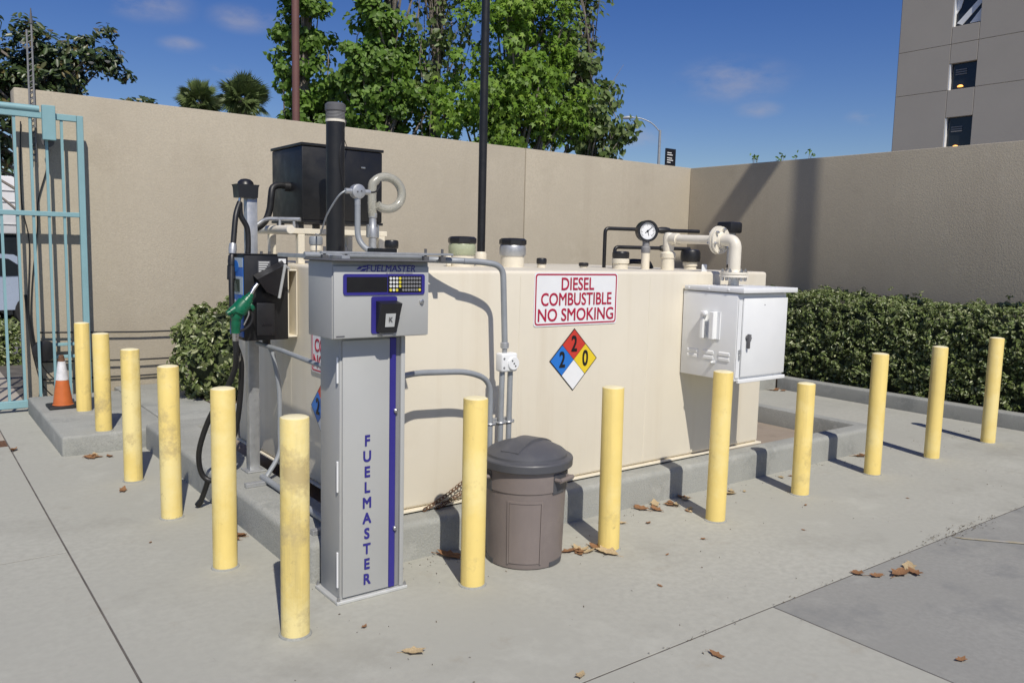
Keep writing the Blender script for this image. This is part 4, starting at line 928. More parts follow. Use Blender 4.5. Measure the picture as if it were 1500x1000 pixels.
# ================================================================== TRAFFIC CONE
cn = thing('traffic_cone', 'orange traffic cone with white collar on the step by the gate', 'traffic cone', (1.155, 8.12, 0.15))
x, y, z = 1.155, 8.12, 0.15
obj('base', MB().box(x - 0.125, x + 0.125, y - 0.125, y + 0.125, z, z + 0.025, 0.012, 2), 'rubber', cn)
rr = lambda h: 0.084 - 0.068 * (h / 0.5)
obj('body', MB().lathe((x, y, z), [(0.092, 0.02), (rr(0.03), 0.03), (rr(0.245), 0.245)], 28), 'cone_orange', cn)
obj('reflective_collar', MB().lathe((x, y, z), [(rr(0.245) + 0.002, 0.245), (rr(0.41) + 0.002, 0.41)], 28), 'cone_white', cn)
obj('tip', MB().lathe((x, y, z), [(rr(0.41), 0.41), (rr(0.46), 0.46), (rr(0.46) * 0.7, 0.465)], 24), 'rust', cn)

# ================================================================== GATE
gt = thing('sliding_gate', 'pale teal steel bar gate standing before the wall\'s left end', 'gate', (0.2, 8.86, 0))
GY = 8.86; GX1 = 1.515
obj('end_post', MB().box(GX1 - 0.055, GX1, GY - 0.028, GY + 0.028, 0.04, 2.80, 0.004, 1), 'gate_teal', gt)
GL = -2.6
for z0, z1, nm in ((2.742, 2.80, 'top_rail'), (1.845, 1.89, 'middle_rail'), (0.04, 0.11, 'bottom_rail')):
    obj(nm, MB().box(GL, GX1 - 0.056, GY - 0.024, GY + 0.024, z0, z1, 0.004, 1), 'gate_teal', gt)
obj('top_pipe', MB().cyl((GL, GY - 0.01, 2.80 + 0.024), (1.15, GY - 0.01, 2.80 + 0.024), 0.032, n=14), 'gate_teal', gt)
x = GX1 - 0.055 - 0.128
while x > -1.2:
    obj('bar', MB().box(x - 0.0115, x + 0.0115, GY - 0.0115, GY + 0.0115, 0.11, 1.845), 'gate_teal', gt)
    obj('bar', MB().box(x - 0.0115, x + 0.0115, GY - 0.0115, GY + 0.0115, 1.89, 2.742), 'gate_teal', gt)
    x -= 0.1285
g2 = thing('gate_guide', 'teal steel guide box hooked over the gate\'s top rail', 'gate guide', (1.22, 8.83, 2.6))
obj('box', MB().box(1.165, 1.275, GY - 0.085, GY - 0.030, 2.545, 2.86, 0.004, 1), 'gate_teal', g2)
obj('roller', MB().lathe((1.22, GY - 0.028, 2.62), [(0.05, -0.002), (0.05, 0.0)], 20, 'y').lathe((1.22, GY + 0.028, 2.545), [(0.055, -0.03), (0.055, 0.0)], 20, 'y'), 'dark_grey', g2)
obj('arm', MB().box(1.20, 1.24, GY + 0.026, YB, 2.80, 2.84, 0.003, 1), 'gate_teal', g2)
# drain
dg_ = thing('trench_drain', 'rusty trench drain grate across the pavement before the gate', 'drain', (0.4, 7.54, 0))
obj('channel', MB().box(-3, 0.661, 7.43, 7.65, -0.09, -0.0015), 'rust', dg_)
bm_ = MB().box(-0.004, 0.004, 7.435 - 7.54, 7.645 - 7.54, -0.0015, 0.003).mesh('grate_bar', 'rust')
for k in range(62): link('grate_bar', bm_, dg_, (0.65 - k * 0.026 - 0.4, 0, 0))
# cables on the wall
wc = thing('wall_cables', 'dark cables stretched level along the foot of the stucco wall', 'cable', (2.2, 8.98, 0.3))
for (z0, z1, y_) in ((0.735, 0.70, 8.99), (0.45, 0.415, 8.98), (0.27, 0.25, 9.02)):
    obj('cable', MB().tube([(1.10, y_, z0), (2.0, y_, (z0 + z1) / 2 - 0.012), (3.3, y_, z1)], 0.0085, 8), 'rubber', wc)
obj('reel_box', MB().lathe((1.13, 8.97, 0.56), [(0.10, -0.02), (0.105, 0.0), (0.10, 0.03), (0.06, 0.04)], 20, 'y'), 'black_plastic', wc)
obj('bracket', MB().box(1.10, 1.42, 8.95, 8.975, 0.60, 0.63, 0.003, 1).box(1.16, 1.42, 8.95, 8.975, 0.48, 0.51, 0.003, 1), 'gate_teal', wc)
wb_ = thing('wall_wires', 'tangle of dark wires running down the wall\'s left edge', 'cable', (1.02, 9.0, 0))
for (pts, r_) in (([(1.02, 9.03, 2.72), (1.0, 9.03, 2.0), (1.05, 9.03, 1.6), (1.02, 9.02, 1.0), (1.03, 9.0, 0.6), (1.1, 8.98, 0.25), (1.2, 8.98, 0.1)], 0.0055),
                  ([(1.24, 9.03, 2.5), (1.22, 9.03, 2.3), (1.14, 9.03, 2.0), (1.12, 9.03, 1.7), (1.06, 9.03, 1.2), (1.04, 9.0, 0.8), (1.12, 8.98, 0.4), (1.35, 8.97, 0.14)], 0.0055),
                  ([(1.0, 9.02, 1.1), (1.03, 8.99, 0.7), (1.08, 8.97, 0.45), (1.1, 8.96, 0.2), (1.05, 8.95, 0.05)], 0.014)):
    obj('wire', MB().tube(spline(pts, 6), r_, 7), 'rubber', wb_)

# ================================================================== VEGETATION HELPERS
LEAF_STAR = np.array([(0, -0.12, 0)] + [p for k in range(5) for p in (
    (math.cos(R(-50 + k * 70 - 18)) * 0.24, math.sin(R(-50 + k * 70 - 18)) * 0.24 + 0.12, 0.06),
    (math.cos(R(-50 + k * 70)) * 0.52, math.sin(R(-50 + k * 70)) * 0.56 + 0.12, -0.16))][0:])
LEAF_OVAL = np.array([(0, -0.5, 0), (0.2, -0.15, 0.05), (0.19, 0.2, 0.05), (0, 0.5, -0.06), (-0.19, 0.2, 0.05), (-0.2, -0.15, 0.05)])
LEAF_OVAL_F = [(0, 1, 2, 3), (0, 3, 4, 5)]
LEAF_STAR_F = [tuple(range(11))]
LEAF_HEART = np.array([(0, -0.4, 0), (0.3, -0.3, 0.05), (0.36, 0.02, 0.06), (0, 0.6, -0.08), (-0.36, 0.02, 0.06), (-0.3, -0.3, 0.05)])
def leaf_mesh(name, tmpl, tf, pos, nrm, size, m, rng, droop=0.5):
    n = len(pos); k = len(tmpl)
    nrm = nrm / np.linalg.norm(nrm, axis=1, keepdims=True)
    t = rng.normal(size=(n, 3)); t[:, 2] -= droop
    t -= (t * nrm).sum(1, keepdims=True) * nrm; t /= np.linalg.norm(t, axis=1, keepdims=True)
    b = np.cross(t, nrm)
    V = pos[:, None, :] + size[:, None, None] * (tmpl[None, :, 0:1] * b[:, None, :] + tmpl[None, :, 1:2] * t[:, None, :] + tmpl[None, :, 2:3] * nrm[:, None, :])
    V = V.reshape(-1, 3)
    me = bpy.data.meshes.new(name)
    nf = n * len(tf); lens = np.array([len(f) for f in tf]); tot = int(lens.sum())
    base = np.concatenate([np.array(f) for f in tf])
    idx = (base[None, :] + (np.arange(n) * k)[:, None]).reshape(-1)
    starts = np.concatenate([[0], np.cumsum(np.tile(lens, n))[:-1]])
    me.vertices.add(len(V)); me.vertices.foreach_set('co', V.astype(np.float32).ravel())
    me.loops.add(len(idx)); me.loops.foreach_set('vertex_index', idx.astype(np.int32))
    me.polygons.add(nf); me.polygons.foreach_set('loop_start', starts.astype(np.int32)); me.polygons.foreach_set('loop_total', np.tile(lens, n).astype(np.int32))
    me.materials.append(MATS[m]); me.update(calc_edges=True); me.validate()
    return me
def tree(name, label, base, trunk_top, trunk_r, blobs, n_cl, per, leaf, size, m, seed, group=None, cl_r=0.3, bare=0, tmpl=(LEAF_STAR, LEAF_STAR_F), up=0.5, cat='tree', zmin=None, surface=0.45):
    rng = np.random.default_rng(seed); rg = random.Random(seed)
    t = thing(name, label, cat, base, group)
    base = Vector(base)
    tb = MB(); tp = Vector(trunk_top)
    pts = [base, base.lerp(tp, 0.35) + Vector((rg.uniform(-.1, .1), rg.uniform(-.1, .1), 0)), base.lerp(tp, 0.7) + Vector((rg.uniform(-.1, .1), rg.uniform(-.1, .1), 0)), tp]
    sp_ = spline(pts, 6); m_ = len(sp_)
    tb.tube(sp_, [trunk_r * (1 - 0.85 * i / (m_ - 1)) for i in range(m_)], 10)
    obj('trunk', tb, 'bark', t)
    w = np.array([b[3] * b[4] * b[5] for b in blobs]); w = w / w.sum()
    cs = []
    while len(cs) < n_cl:
        b = blobs[rng.choice(len(blobs), p=w)]
        d = rng.normal(size=3); d /= np.linalg.norm(d)
        q = np.array(b[:3]) + d * np.array(b[3:6]) * (rng.random() ** surface)
        if zmin and q[2] < zmin: continue
        cs.append(q)
    lb = MB()
    for i, q in enumerate(cs):
        if i % 3 and i >= bare: continue
        f = min(0.98, max(0.15, (q[2] - base.z) / max(0.1, (tp.z - base.z)) - rg.uniform(0.1, 0.3)))
        s = sp_[int(f * (m_ - 1))]; e = Vector(q); md = s.lerp(e, 0.5) + Vector((rg.uniform(-.12, .12), rg.uniform(-.12, .12), rg.uniform(-.02, .2)))
        r0 = trunk_r * 0.28
        br = spline([s, md, e], 4); lb.tube(br, [r0 * (1 - 0.85 * j / (len(br) - 1)) for j in range(len(br))], 5, caps=False)
    for i in range(bare):
        q = Vector(cs[rg.randrange(len(cs))]); e = q + Vector((rg.uniform(-.5, .5), rg.uniform(-.5, .5), rg.uniform(.3, .9)))
        br = spline([q, q.lerp(e, .5) + Vector((rg.uniform(-.1, .1), rg.uniform(-.1, .1), 0)), e], 3); lb.tube(br, [0.012 * (1 - 0.8 * j / (len(br) - 1)) for j in range(len(br))], 4, caps=False)
    obj('limbs', lb, 'bark', t)
    cs = np.array(cs)
    ctr = np.array([np.array(b[:3]) for b in blobs]).mean(0)
    P = np.repeat(cs, per, 0); d = rng.normal(size=P.shape); d /= np.linalg.norm(d, axis=1, keepdims=True)
    rad = cl_r * rng.uniform(0.6, 1.3, len(cs)).repeat(per)
    P = P + d * (rad * rng.random(len(P)) ** 0.5)[:, None] * np.array([1, 1, 0.8])
    out = P - ctr; out /= (np.linalg.norm(out, axis=1, keepdims=True) + 1e-6)
    N = d * 0.4 + out * 0.4 + np.array([-0.12, -0.45, up]) + rng.normal(size=P.shape) * 0.45   # leaves turn to the light
    me = leaf_mesh('crown', tmpl[0], tmpl[1], P, N, size * rng.uniform(0.6, 1.25, len(P)), m, rng)
    # leaves live in world space; bring them to the tree's own origin
    co = np.empty(len(me.vertices) * 3, np.float32); me.vertices.foreach_get('co', co); co = co.reshape(-1, 3) - np.array(base[:], np.float32); me.vertices.foreach_set('co', co.ravel()); me.update()
    obj('crown', me, m, t)
    return t

# trees beyond the wall
tree('sweetgum_tree', 'slim green tree behind the brown pole, leftmost of the trees over the wall', (5.6, 13.1, -0.1), (5.65, 13.15, 8.2), 0.11,
     [(5.55, 13.12, 5.2, 0.44, 0.55, 1.6), (5.5, 13.15, 7.2, 0.40, 0.45, 1.3), (5.75, 13.05, 3.9, 0.62, 0.6, 0.7)], 140, 76, 0.1, 0.095, 'leaf_poplar', 3, 'trees behind the long wall', 0.21, tmpl=(LEAF_HEART, LEAF_OVAL_F))
tree('poplar_tree', 'broad dark green tree over the wall, right of the slim one', (6.4, 11.95, -0.1), (6.5, 11.9, 8.0), 0.13,
     [(6.32, 11.95, 5.0, 0.62, 0.6, 1.6), (6.45, 11.9, 7.0, 0.7, 0.6, 1.3), (6.6, 11.85, 3.9, 0.85, 0.6, 0.8), (6.15, 12.1, 4.2, 0.5, 0.5, 0.9)], 195, 76, 0.1, 0.095, 'leaf_poplar', 5, 'trees behind the long wall', 0.22, bare=10, tmpl=(LEAF_HEART, LEAF_OVAL_F))
tree('birch_tree', 'thin grey-branched tree with sparse leaves amid the denser trees', (7.35, 11.7, -0.1), (7.3, 11.6, 8.5), 0.08,
     [(7.25, 11.6, 5.2, 0.55, 0.4, 1.9), (7.1, 11.7, 7.0, 0.6, 0.5, 1.6)], 90, 30, 0.1, 0.10, 'leaf_olive', 8, 'trees behind the long wall', 0.28, bare=60, tmpl=(LEAF_HEART, LEAF_OVAL_F))
tree('sweetgum_tree', 'tallest bright green star-leaved tree behind the thin black vent pipe', (8.0, 10.75, -0.1), (8.1, 10.7, 9.5), 0.17,
     [(7.95, 10.45, 5.3, 1.0, 0.7, 1.8), (7.9, 10.45, 7.6, 1.1, 0.7, 1.5), (7.2, 10.8, 3.7, 0.6, 0.5, 0.7), (7.72, 10.4, 3.7, 1.0, 0.6, 0.8), (8.45, 10.25, 4.0, 0.75, 0.5, 0.9), (7.35, 10.7, 4.6, 0.4, 0.4, 0.9)], 265, 70, 0.1, 0.108, 'leaf_sweetgum', 12, 'trees behind the long wall', 0.25)
tree('sweetgum_tree', 'sparse olive-green tree at the right end of the trees over the wall', (9.75, 10.55, -0.1), (9.5, 10.6, 5.6), 0.08,
     [(9.55, 10.55, 3.9, 0.75, 0.5, 1.0), (9.25, 10.6, 5.0, 0.5, 0.5, 1.0), (9.95, 10.3, 3.5, 0.45, 0.4, 0.5), (9.2, 10.7, 6.1, 0.45, 0.4, 0.5)], 110, 34, 0.1, 0.115, 'leaf_olive', 21, 'trees behind the long wall', 0.24, bare=40, tmpl=(LEAF_HEART, LEAF_OVAL_F))
# magnolia
mg = tree('magnolia_tree', 'dark glossy magnolia with white blossoms over the wall\'s left end', (3.4, 20.4, -0.1), (2.6, 20.2, 6.0), 0.2,
     [(2.0, 20.1, 4.9, 1.5, 1.2, 1.15), (3.0, 19.8, 5.2, 0.85, 0.8, 0.85), (0.9, 20.4, 4.4, 1.2, 1.0, 1.3), (3.75, 19.6, 5.35, 0.6, 0.6, 0.75), (4.35, 19.2, 4.5, 0.55, 0.5, 0.35), (1.5, 20.2, 3.6, 0.9, 0.9, 0.7)], 210, 62, 0.1, 0.17, 'leaf_magnolia', 31, None, 0.28, tmpl=(LEAF_OVAL, LEAF_OVAL_F))
fl = MB()
for k in range(9):
    fl.lathe((0, 0, 0), [(0.01, -0.03), (0.05, -0.005), (0.062, 0.012), (0.02, 0.02)], 7)
    n0 = len(fl.v) - 28
    b_ = ((2.0, 20.1, 4.9, 1.5, 1.2, 1.15), (3.0, 19.8, 5.2, 0.85, 0.8, 0.85), (3.75, 19.6, 5.35, 0.6, 0.6, 0.75))[k % 3]
    a_, e_ = rnd.uniform(-2.6, -0.5), rnd.uniform(-0.1, 1.0)
    p = (b_[0] + b_[3] * 1.02 * math.cos(a_) * math.cos(e_), b_[1] + b_[4] * 1.02 * math.sin(a_) * math.cos(e_), b_[2] + b_[5] * 1.02 * math.sin(e_))
    for j in range(n0, len(fl.v)): fl.v[j] = tuple(fl.v[j][i] + p[i] for i in range(3))
obj('blossoms', fl, 'petal', mg)
# fan palms
def palm(x, y, zc, r, label, seed):
    rg = random.Random(seed); t = thing('fan_palm', label, 'palm tree', (x, y, -0.1), 'fan palms far behind the wall')
    obj('trunk', MB().tube([(x, y, -0.1), (x + 0.1, y, zc * 0.5), (x, y, zc)], [0.32, 0.24, 0.2], 10), 'bark', t)
    mb = MB()
    for k in range(130):
        a = rg.uniform(0, 2 * PI); el = R(rg.uniform(-60, 88)); L_ = r * rg.uniform(0.08, 0.6)
        d = Vector((math.cos(a) * math.cos(el), math.sin(a) * math.cos(el), math.sin(el))); c = Vector((x, y, zc)) + d * L_
        s = d.cross(Vector((0, 0, 1))).normalized(); s.rotate(Matrix.Rotation(R(rg.uniform(-75, 75)), 3, d)); u = s.cross(d).normalized()
        for b in range(13):
            an = R(-72 + b * 12); dd = (d * math.cos(an) + s * math.sin(an)); ln = r * rg.uniform(0.42, 0.55) * (0.7 + 0.3 * math.cos(an))
            w = dd.cross(u).normalized() * r * 0.028
            tip = c + dd * ln + Vector((0, 0, -0.12 * ln)); md = c + dd * ln * 0.5
            mb.add([c, md + w, tip, md - w], [(0, 1, 2, 3)])
    obj('crown', mb, 'leaf_palm', t, smooth=False)
palm(12.3, 42.0, 8.45, 1.25, 'left one of the two fan palms above the wall', 3)
palm(13.35, 38.7, 8.35, 1.35, 'right one of the two fan palms, the slightly bigger crown', 4)

# hedge
def hedge(name, label, cat, base, sampler, n, size, core, seed, group=None):
    rng = np.random.default_rng(seed); t = thing(name, label, cat, base, group)
    P, N = sampler(rng, n)
    me = leaf_mesh('foliage', LEAF_OVAL, LEAF_OVAL_F, P - np.array(base), N + rng.normal(size=N.shape) * 0.55, size * rng.uniform(0.6, 1.3, n), 'leaf_hedge', rng, droop=-0.2)
    o = obj('foliage', me, 'leaf_hedge', t)
    obj('dark_shade_core', core, 'leaf_hedge_shade', t)  # solid core behind the leaves, inner shade painted by its dark colour
    return t
def rosettes(P, N, rng, k):
    """leaves gathered in whorls of k about shoot tips"""
    n = len(P); c = P[np.arange(n) // k * k]; cn = N[np.arange(n) // k * k]
    cn = cn / np.linalg.norm(cn, axis=1, keepdims=True); cn = cn + rng.normal(0, 0.25, (n // k + 1, 3))[np.arange(n) // k]
    d = rng.normal(size=(n, 3)); d -= (d * cn).sum(1, keepdims=True) * cn; d /= np.linalg.norm(d, axis=1, keepdims=True)
    return c + d * rng.uniform(0.008, 0.034, (n, 1)) + cn * rng.uniform(-0.015, 0.01, (n, 1)), cn + d * 0.75
def bumpy(y, a):
    return (0.5 * np.sin(y * 2.3 + a) + 0.35 * np.sin(y * 5.1 + 2 * a) + 0.25 * np.sin(y * 9.7 + 3 * a))
def hedge_pts(rng, n):
    Y = rng.uniform(1.6, 7.6, n); pick = rng.random(n)
    topz = 1.13 + 0.095 * bumpy(Y, 1.0) + (0.13 * np.exp(-((Y - 4.25) / 0.13) ** 2) + 0.08 * np.exp(-((Y - 3.95) / 0.12) ** 2)) * rng.random(n)
    fx = 8.95 + 0.03 * bumpy(Y, 2.0)
    P = np.zeros((n, 3)); N = np.zeros((n, 3))
    f = pick < 0.6
    Z = 0.12 + (topz - 0.12) * rng.random(n)
    curve = 0.16 * np.clip((Z - (topz - 0.28)) / 0.28, 0, 1) ** 2 + 0.045 * np.sin(Z * 13 + 2.2 * np.sin(Y * 5)) * np.sin(Y * 11 + 2 * np.sin(Z * 7)) + 0.05 * (1 - np.clip(Z / 0.3, 0, 1))
    depth = np.abs(rng.normal(0, 0.045, n))
    P[f] = np.stack([fx + curve + depth, Y, Z], 1)[f]; N[f] = np.array([-0.5, -0.4, 0.72])
    X = rng.uniform(9.02, 10.2, n)
    g_ = ~f
    P[g_] = np.stack([X, Y, topz + 0.03 * np.sin(X * 7 + Y * 3) - np.abs(rng.normal(0, 0.04, n))], 1)[g_]; N[g_] = np.array([-0.15, -0.3, 1])
    sp = rng.random(n) < 0.03       # stray shoots
    P[sp, 2] += rng.uniform(0.03, 0.12, sp.sum())
    return rosettes(P, N, rng, 9)
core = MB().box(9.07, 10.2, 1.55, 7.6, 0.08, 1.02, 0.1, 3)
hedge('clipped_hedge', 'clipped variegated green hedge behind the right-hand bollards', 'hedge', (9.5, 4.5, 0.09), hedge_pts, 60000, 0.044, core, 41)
def bush_pts(cx, cy, cz, rx, ry, rz):
    def f(rng, n):
        d = rng.normal(size=(n, 3)); d /= np.linalg.norm(d, axis=1, keepdims=True)
        rr_ = 1 + 0.07 * np.sin(d[:, 0] * 9 + d[:, 2] * 7) + 0.05 * np.sin(d[:, 1] * 13 + 2) - np.abs(rng.normal(0, 0.07, n))
        P = np.array([cx, cy, cz]) + d * np.array([rx, ry, rz]) * rr_[:, None]
        P[:, 2] = np.maximum(P[:, 2], 0.17)
        return rosettes(P, d * 0.8 + np.array([-0.1, -0.45, 0.6]), rng, 9)
    return f
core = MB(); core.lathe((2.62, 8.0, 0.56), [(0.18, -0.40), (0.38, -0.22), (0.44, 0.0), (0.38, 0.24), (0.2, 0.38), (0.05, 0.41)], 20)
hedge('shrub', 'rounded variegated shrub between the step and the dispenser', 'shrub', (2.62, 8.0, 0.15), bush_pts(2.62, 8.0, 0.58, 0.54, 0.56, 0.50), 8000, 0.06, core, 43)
# sprigs peeping over the right wall
for k, (yy, lab) in enumerate(((8.15, 'small leafy sprig above the right wall, nearest the corner'), (7.72, 'middle leafy sprig peeping over the right wall'), (7.3, 'right-hand leafy sprig peeping over the right wall'))):
    t = thing('vine_sprig', lab, 'plant', (10.85, yy, -0.1), 'sprigs over the right wall')
    rg = random.Random(50 + k); st = MB(); rng = np.random.default_rng(60 + k); P = []
    for q in range(3):
        e = Vector((10.85 + rg.uniform(-.05, .1), yy + rg.uniform(-.12, .12), 3.09 + rg.uniform(0.0, .09)))
        st.tube(spline([(10.85, yy, -0.1), (10.86, yy, 1.8), e], 4), 0.004, 5)
        for w in range(5): P.append(np.array(e) + rng.normal(0, 0.025, 3))
    obj('stem', st, 'bark', t)
    P = np.array(P); me = leaf_mesh('leaves', LEAF_OVAL, LEAF_OVAL_F, P - np.array(t.location), rng.normal(size=P.shape) + np.array([-1, -1, 0]), np.full(len(P), 0.055), 'leaf_poplar', rng)
    obj('leaves', me, 'leaf_poplar', t)

# ================================================================== BEYOND THE WALL
t = thing('steel_pole', 'rust-brown steel pole rising behind the wall before the slim tree', 'pole', (5.02, 12.2, -0.1))
obj('pole', MB().cyl((5.02, 12.2, -0.1), (5.02, 12.2, 8.6), 0.058, 0.055, 20), 'pole_brown', t)
obj('base_plate', MB().box(4.87, 5.17, 12.05, 12.35, -0.1, -0.07), 'pole_brown', t)
ms = thing('antenna_mast', 'thin dark lattice mast fixed to the wall\'s left end above the gate', 'mast', (1.118, 9.02, 2.4))
for dx in (-0.020, 0.020): obj('rail', MB().cyl((1.118 + dx, 9.02, 2.35), (1.118 + dx, 9.02, 3.56 + (0.07 if dx > 0 else 0)), 0.0085, n=8), 'mid_grey', ms)
for k in range(22): obj('rung', MB().cyl((1.098, 9.02, 2.40 + k * 0.052), (1.138, 9.02, 2.43 + k * 0.052), 0.006, n=6), 'dark_grey', ms)
obj('tip', MB().cyl((1.138, 9.02, 3.62), (1.138, 9.02, 3.76), 0.016, 0.004, 8), 'dark_grey', ms)
obj('wall_clamp', MB().box(1.085, 1.15, 9.028, 9.052, 2.5, 2.53).box(1.085, 1.15, 9.028, 9.052, 2.85, 2.88), 'dark_grey', ms)

# street lamp far off
sl_ = thing('street_lamp', 'curved-arm street lamp far beyond the corner of the walls', 'street lamp', (34.1, 31.9, -0.1))
obj('pole', MB().cyl((34.1, 31.9, -0.1), (34.1, 31.9, 8.4), 0.12, 0.07, 12), 'conduit_grey', sl_)
obj('arm', MB().tube(spline([(34.1, 31.9, 8.3), (33.75, 32.18, 8.75), (33.3, 32.55, 9.0), (32.9, 32.9, 9.06)], 6), 0.032, 8), 'conduit_grey', sl_)
obj('lamp_head', MB().tube(spline([(32.95, 32.85, 9.06), (32.7, 33.05, 9.05), (32.4, 33.3, 9.0)], 4), [0.05, 0.06, 0.08, 0.09, 0.09, 0.09, 0.07, 0.05, 0.03], 10), 'conduit_grey', sl_)
bs = thing('street_sign', 'black sign board with white lines beside the far street lamp', 'sign', (30.62, 27.9, -0.1))
obj('board', MB().box(30.28, 30.98, 27.86, 27.94, 5.75, 6.75, 0.01, 1), 'sign_black', bs)
mb = MB()
for k, (z_, w_) in enumerate(((6.52, .30), (6.42, .38), (6.27, .34), (6.17, .42), (6.06, .25))): mb.box(30.36, 30.36 + w_, 27.85, 27.858, z_, z_ + 0.045)
obj('lettering', mb, 'key_white', bs)
obj('post', MB().cyl((30.62, 27.95, -0.1), (30.62, 27.95, 5.8), 0.06, n=10), 'dark_grey', bs)
# concrete tower: facade on the plane X = 48
BXF = 48.0
tw = thing('concrete_tower', 'grey concrete tower block with square openings beyond the right wall', 'building', (BXF + 5, 15, -0.1))
ys = [26.16, 23.15, 21.68, -8.0]
z = lambda v: 1.63 + (v - 1.63) * BXF / 38.0
jz = [-0.1, z(6.62) - 0.05, z(7.99), z(9.16) + 0.05, z(10.33), z(11.18), z(11.93), z(13.2), 24.0]
wins = [(jz[1], jz[2]), (jz[3], jz[4]), (jz[6], jz[7])]
def wall_cell(y0, y1, z0, z1): obj('facade_panel', MB().box(BXF, BXF + 0.6, y1 + 0.012, y0 - 0.012, z0 + 0.012, z1 - 0.012, 0.01, 1), 'tower_concrete', tw)
jj = [-0.1, jz[1], (jz[3]), jz[5], z(14.4), 24.0]
for k in range(len(jj) - 1):
    wall_cell(ys[0], ys[1] , jj[k], jj[k + 1]); wall_cell(ys[2], ys[3], jj[k], jj[k + 1])
zz = [-0.1, jz[1], jz[2], jz[3], jz[4], jz[5], jz[6], jz[7], 24.0]
for k in range(len(zz) - 1):
    a_, b_ = zz[k], zz[k + 1]
    if (a_, b_) in wins:
        wn_ = obj('window_opening', MB().box(BXF + 0.25, BXF + 0.3, ys[2] - 0.1, ys[1] + 0.1, a_ - 0.1, b_ + 0.1), 'glass_dark', tw)
        yc_, zc_ = (ys[1] + ys[2]) / 2, (a_ + b_) / 2
        obj('reveal', MB().box(BXF + 0.02, BXF + 0.26, ys[1] - 0.06, ys[1], a_, b_), 'white_paint', wn_)
        if b_ < z(12):
            obj('glowing_lamp', MB().lathe((BXF + 0.22, yc_ + 0.15, a_ + 0.12), [(0.02, 0), (0.16, 0.02), (0.12, 0.10), (0.03, 0.13)], 14), 'lamp_glow', wn_)
            for q in range(3): obj('louvre_bar', MB().box(BXF + 0.2, BXF + 0.24, yc_ - 0.15, yc_ + 0.45, zc_ + 0.1 + q * 0.12, zc_ + 0.15 + q * 0.12), 'mid_grey', wn_)
        else:
            obj('sun_blind', MB().prism([(-0.6, -0.6), (0.6, 0.6), (0.75, 0.35), (-0.3, -0.75)], 0, 0.04, left(BXF + 0.24, yc_, zc_)).prism([(-0.72, -0.2), (-0.45, 0.2), (-0.3, 0.75), (-0.72, 0.75)], 0, 0.04, left(BXF + 0.24, yc_, zc_)).prism([(0.1, -0.72), (0.72, -0.72), (0.72, 0.05)], 0, 0.04, left(BXF + 0.24, yc_, zc_)), 'white_paint', wn_)
    else:
        wall_cell(ys[1], ys[2], a_, b_)
obj('core', MB().box(BXF + 0.61, BXF + 14, ys[3], ys[0] - 0.02, -0.1, 23.9), 'tower_concrete', tw)
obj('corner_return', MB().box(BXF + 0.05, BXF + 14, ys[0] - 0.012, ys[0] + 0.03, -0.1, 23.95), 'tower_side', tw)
# light mast out of the frame at the right: its shadow falls on the wall
lp_ = thing('parking_light', 'tall parking light whose shadow crosses the right wall', 'street lamp', (8.845, 2.18, 0))
mx_, my_ = 8.845, 2.18
obj('pole', MB().cyl((mx_, my_, 0), (mx_, my_, 9.85), 0.072, 0.066, 18), 'dark_grey', lp_)
obj('pole_base', MB().cyl((mx_, my_, 0), (mx_, my_, 0.35), 0.2, n=20), 'concrete_kerb', lp_)
obj('arm', MB().box(mx_ - 0.35, mx_, my_ - 0.04, my_ + 0.04, 9.67, 9.77), 'dark_grey', lp_)
obj('lamp_head', MB().box(mx_ - 1.19, mx_ - 0.18, my_ - 0.19, my_ + 0.19, 9.60, 9.84, 0.03, 2), 'dark_grey', lp_)

# seen through the gate: car, truck, shrubs
def car(x, y, rz):
    t = thing('parked_car', 'silver car parked outside beyond the gate', 'car', (x, y, -0.1)); 
    prof = [(-2.1, 0.35), (-2.15, 0.62), (-2.0, 0.82), (-1.2, 0.95), (-0.55, 1.40), (0.2, 1.47), (1.0, 1.42), (1.65, 1.02), (2.1, 0.92), (2.15, 0.6), (2.1, 0.35)]
    def place(p): 
        c, s = math.cos(rz), math.sin(rz); return (x + p[0] * c - p[2] * s, y + p[0] * s + p[2] * c, p[1] - 0.1)
    obj('body', MB().prism(prof, -0.86, 0.86, place), 'car_silver', t)
    for w0 in (0.86, -0.875): obj('side_window', MB().prism([(-1.0, 0.97), (-0.5, 1.33), (0.2, 1.39), (0.9, 1.34), (1.35, 1.02)], w0, w0 + 0.015, place), 'glass_dark', t)
    for wx in (-1.35, 1.3):
        for sy in (-0.8, 0.8):
            w = MB(); w.prism([(wx + 0.32 * math.cos(a), 0.32 + 0.32 * math.sin(a)) for a in [2 * PI * k / 22 for k in range(22)]], sy - 0.1, sy + 0.1, place)
            wo_ = obj('wheel', w, 'tyre', t)
            obj('rim', MB().prism([(wx + 0.2 * math.cos(a), 0.32 + 0.2 * math.sin(a)) for a in [2 * PI * k / 18 for k in range(18)]], sy - 0.115, sy + 0.115, place), 'light_metal', wo_)
    obj('headlight', MB().prism([(-2.12, 0.62), (-1.95, 0.62), (-1.85, 0.78), (-2.05, 0.78)], -0.872, -0.55, place), 'sign_white', t)
car(0.75, 19.2, R(10))
t = thing('delivery_truck', 'white truck parked far outside beyond the gate bars', 'truck', (1.5, 27.0, -0.1))
obj('cargo_box', MB().box(-2.5, 4.2, 26.0, 28.3, 1.75, 3.3, 0.05, 2), 'truck_white', t)
obj('orange_band', MB().box(-2.5, 1.2, 25.98, 26.1, 1.22, 1.42, 0.01, 1), 'truck_orange', t)
obj('chassis', MB().box(-2.5, 4.2, 26.1, 28.2, 0.5, 1.74), 'glass_dark', t)
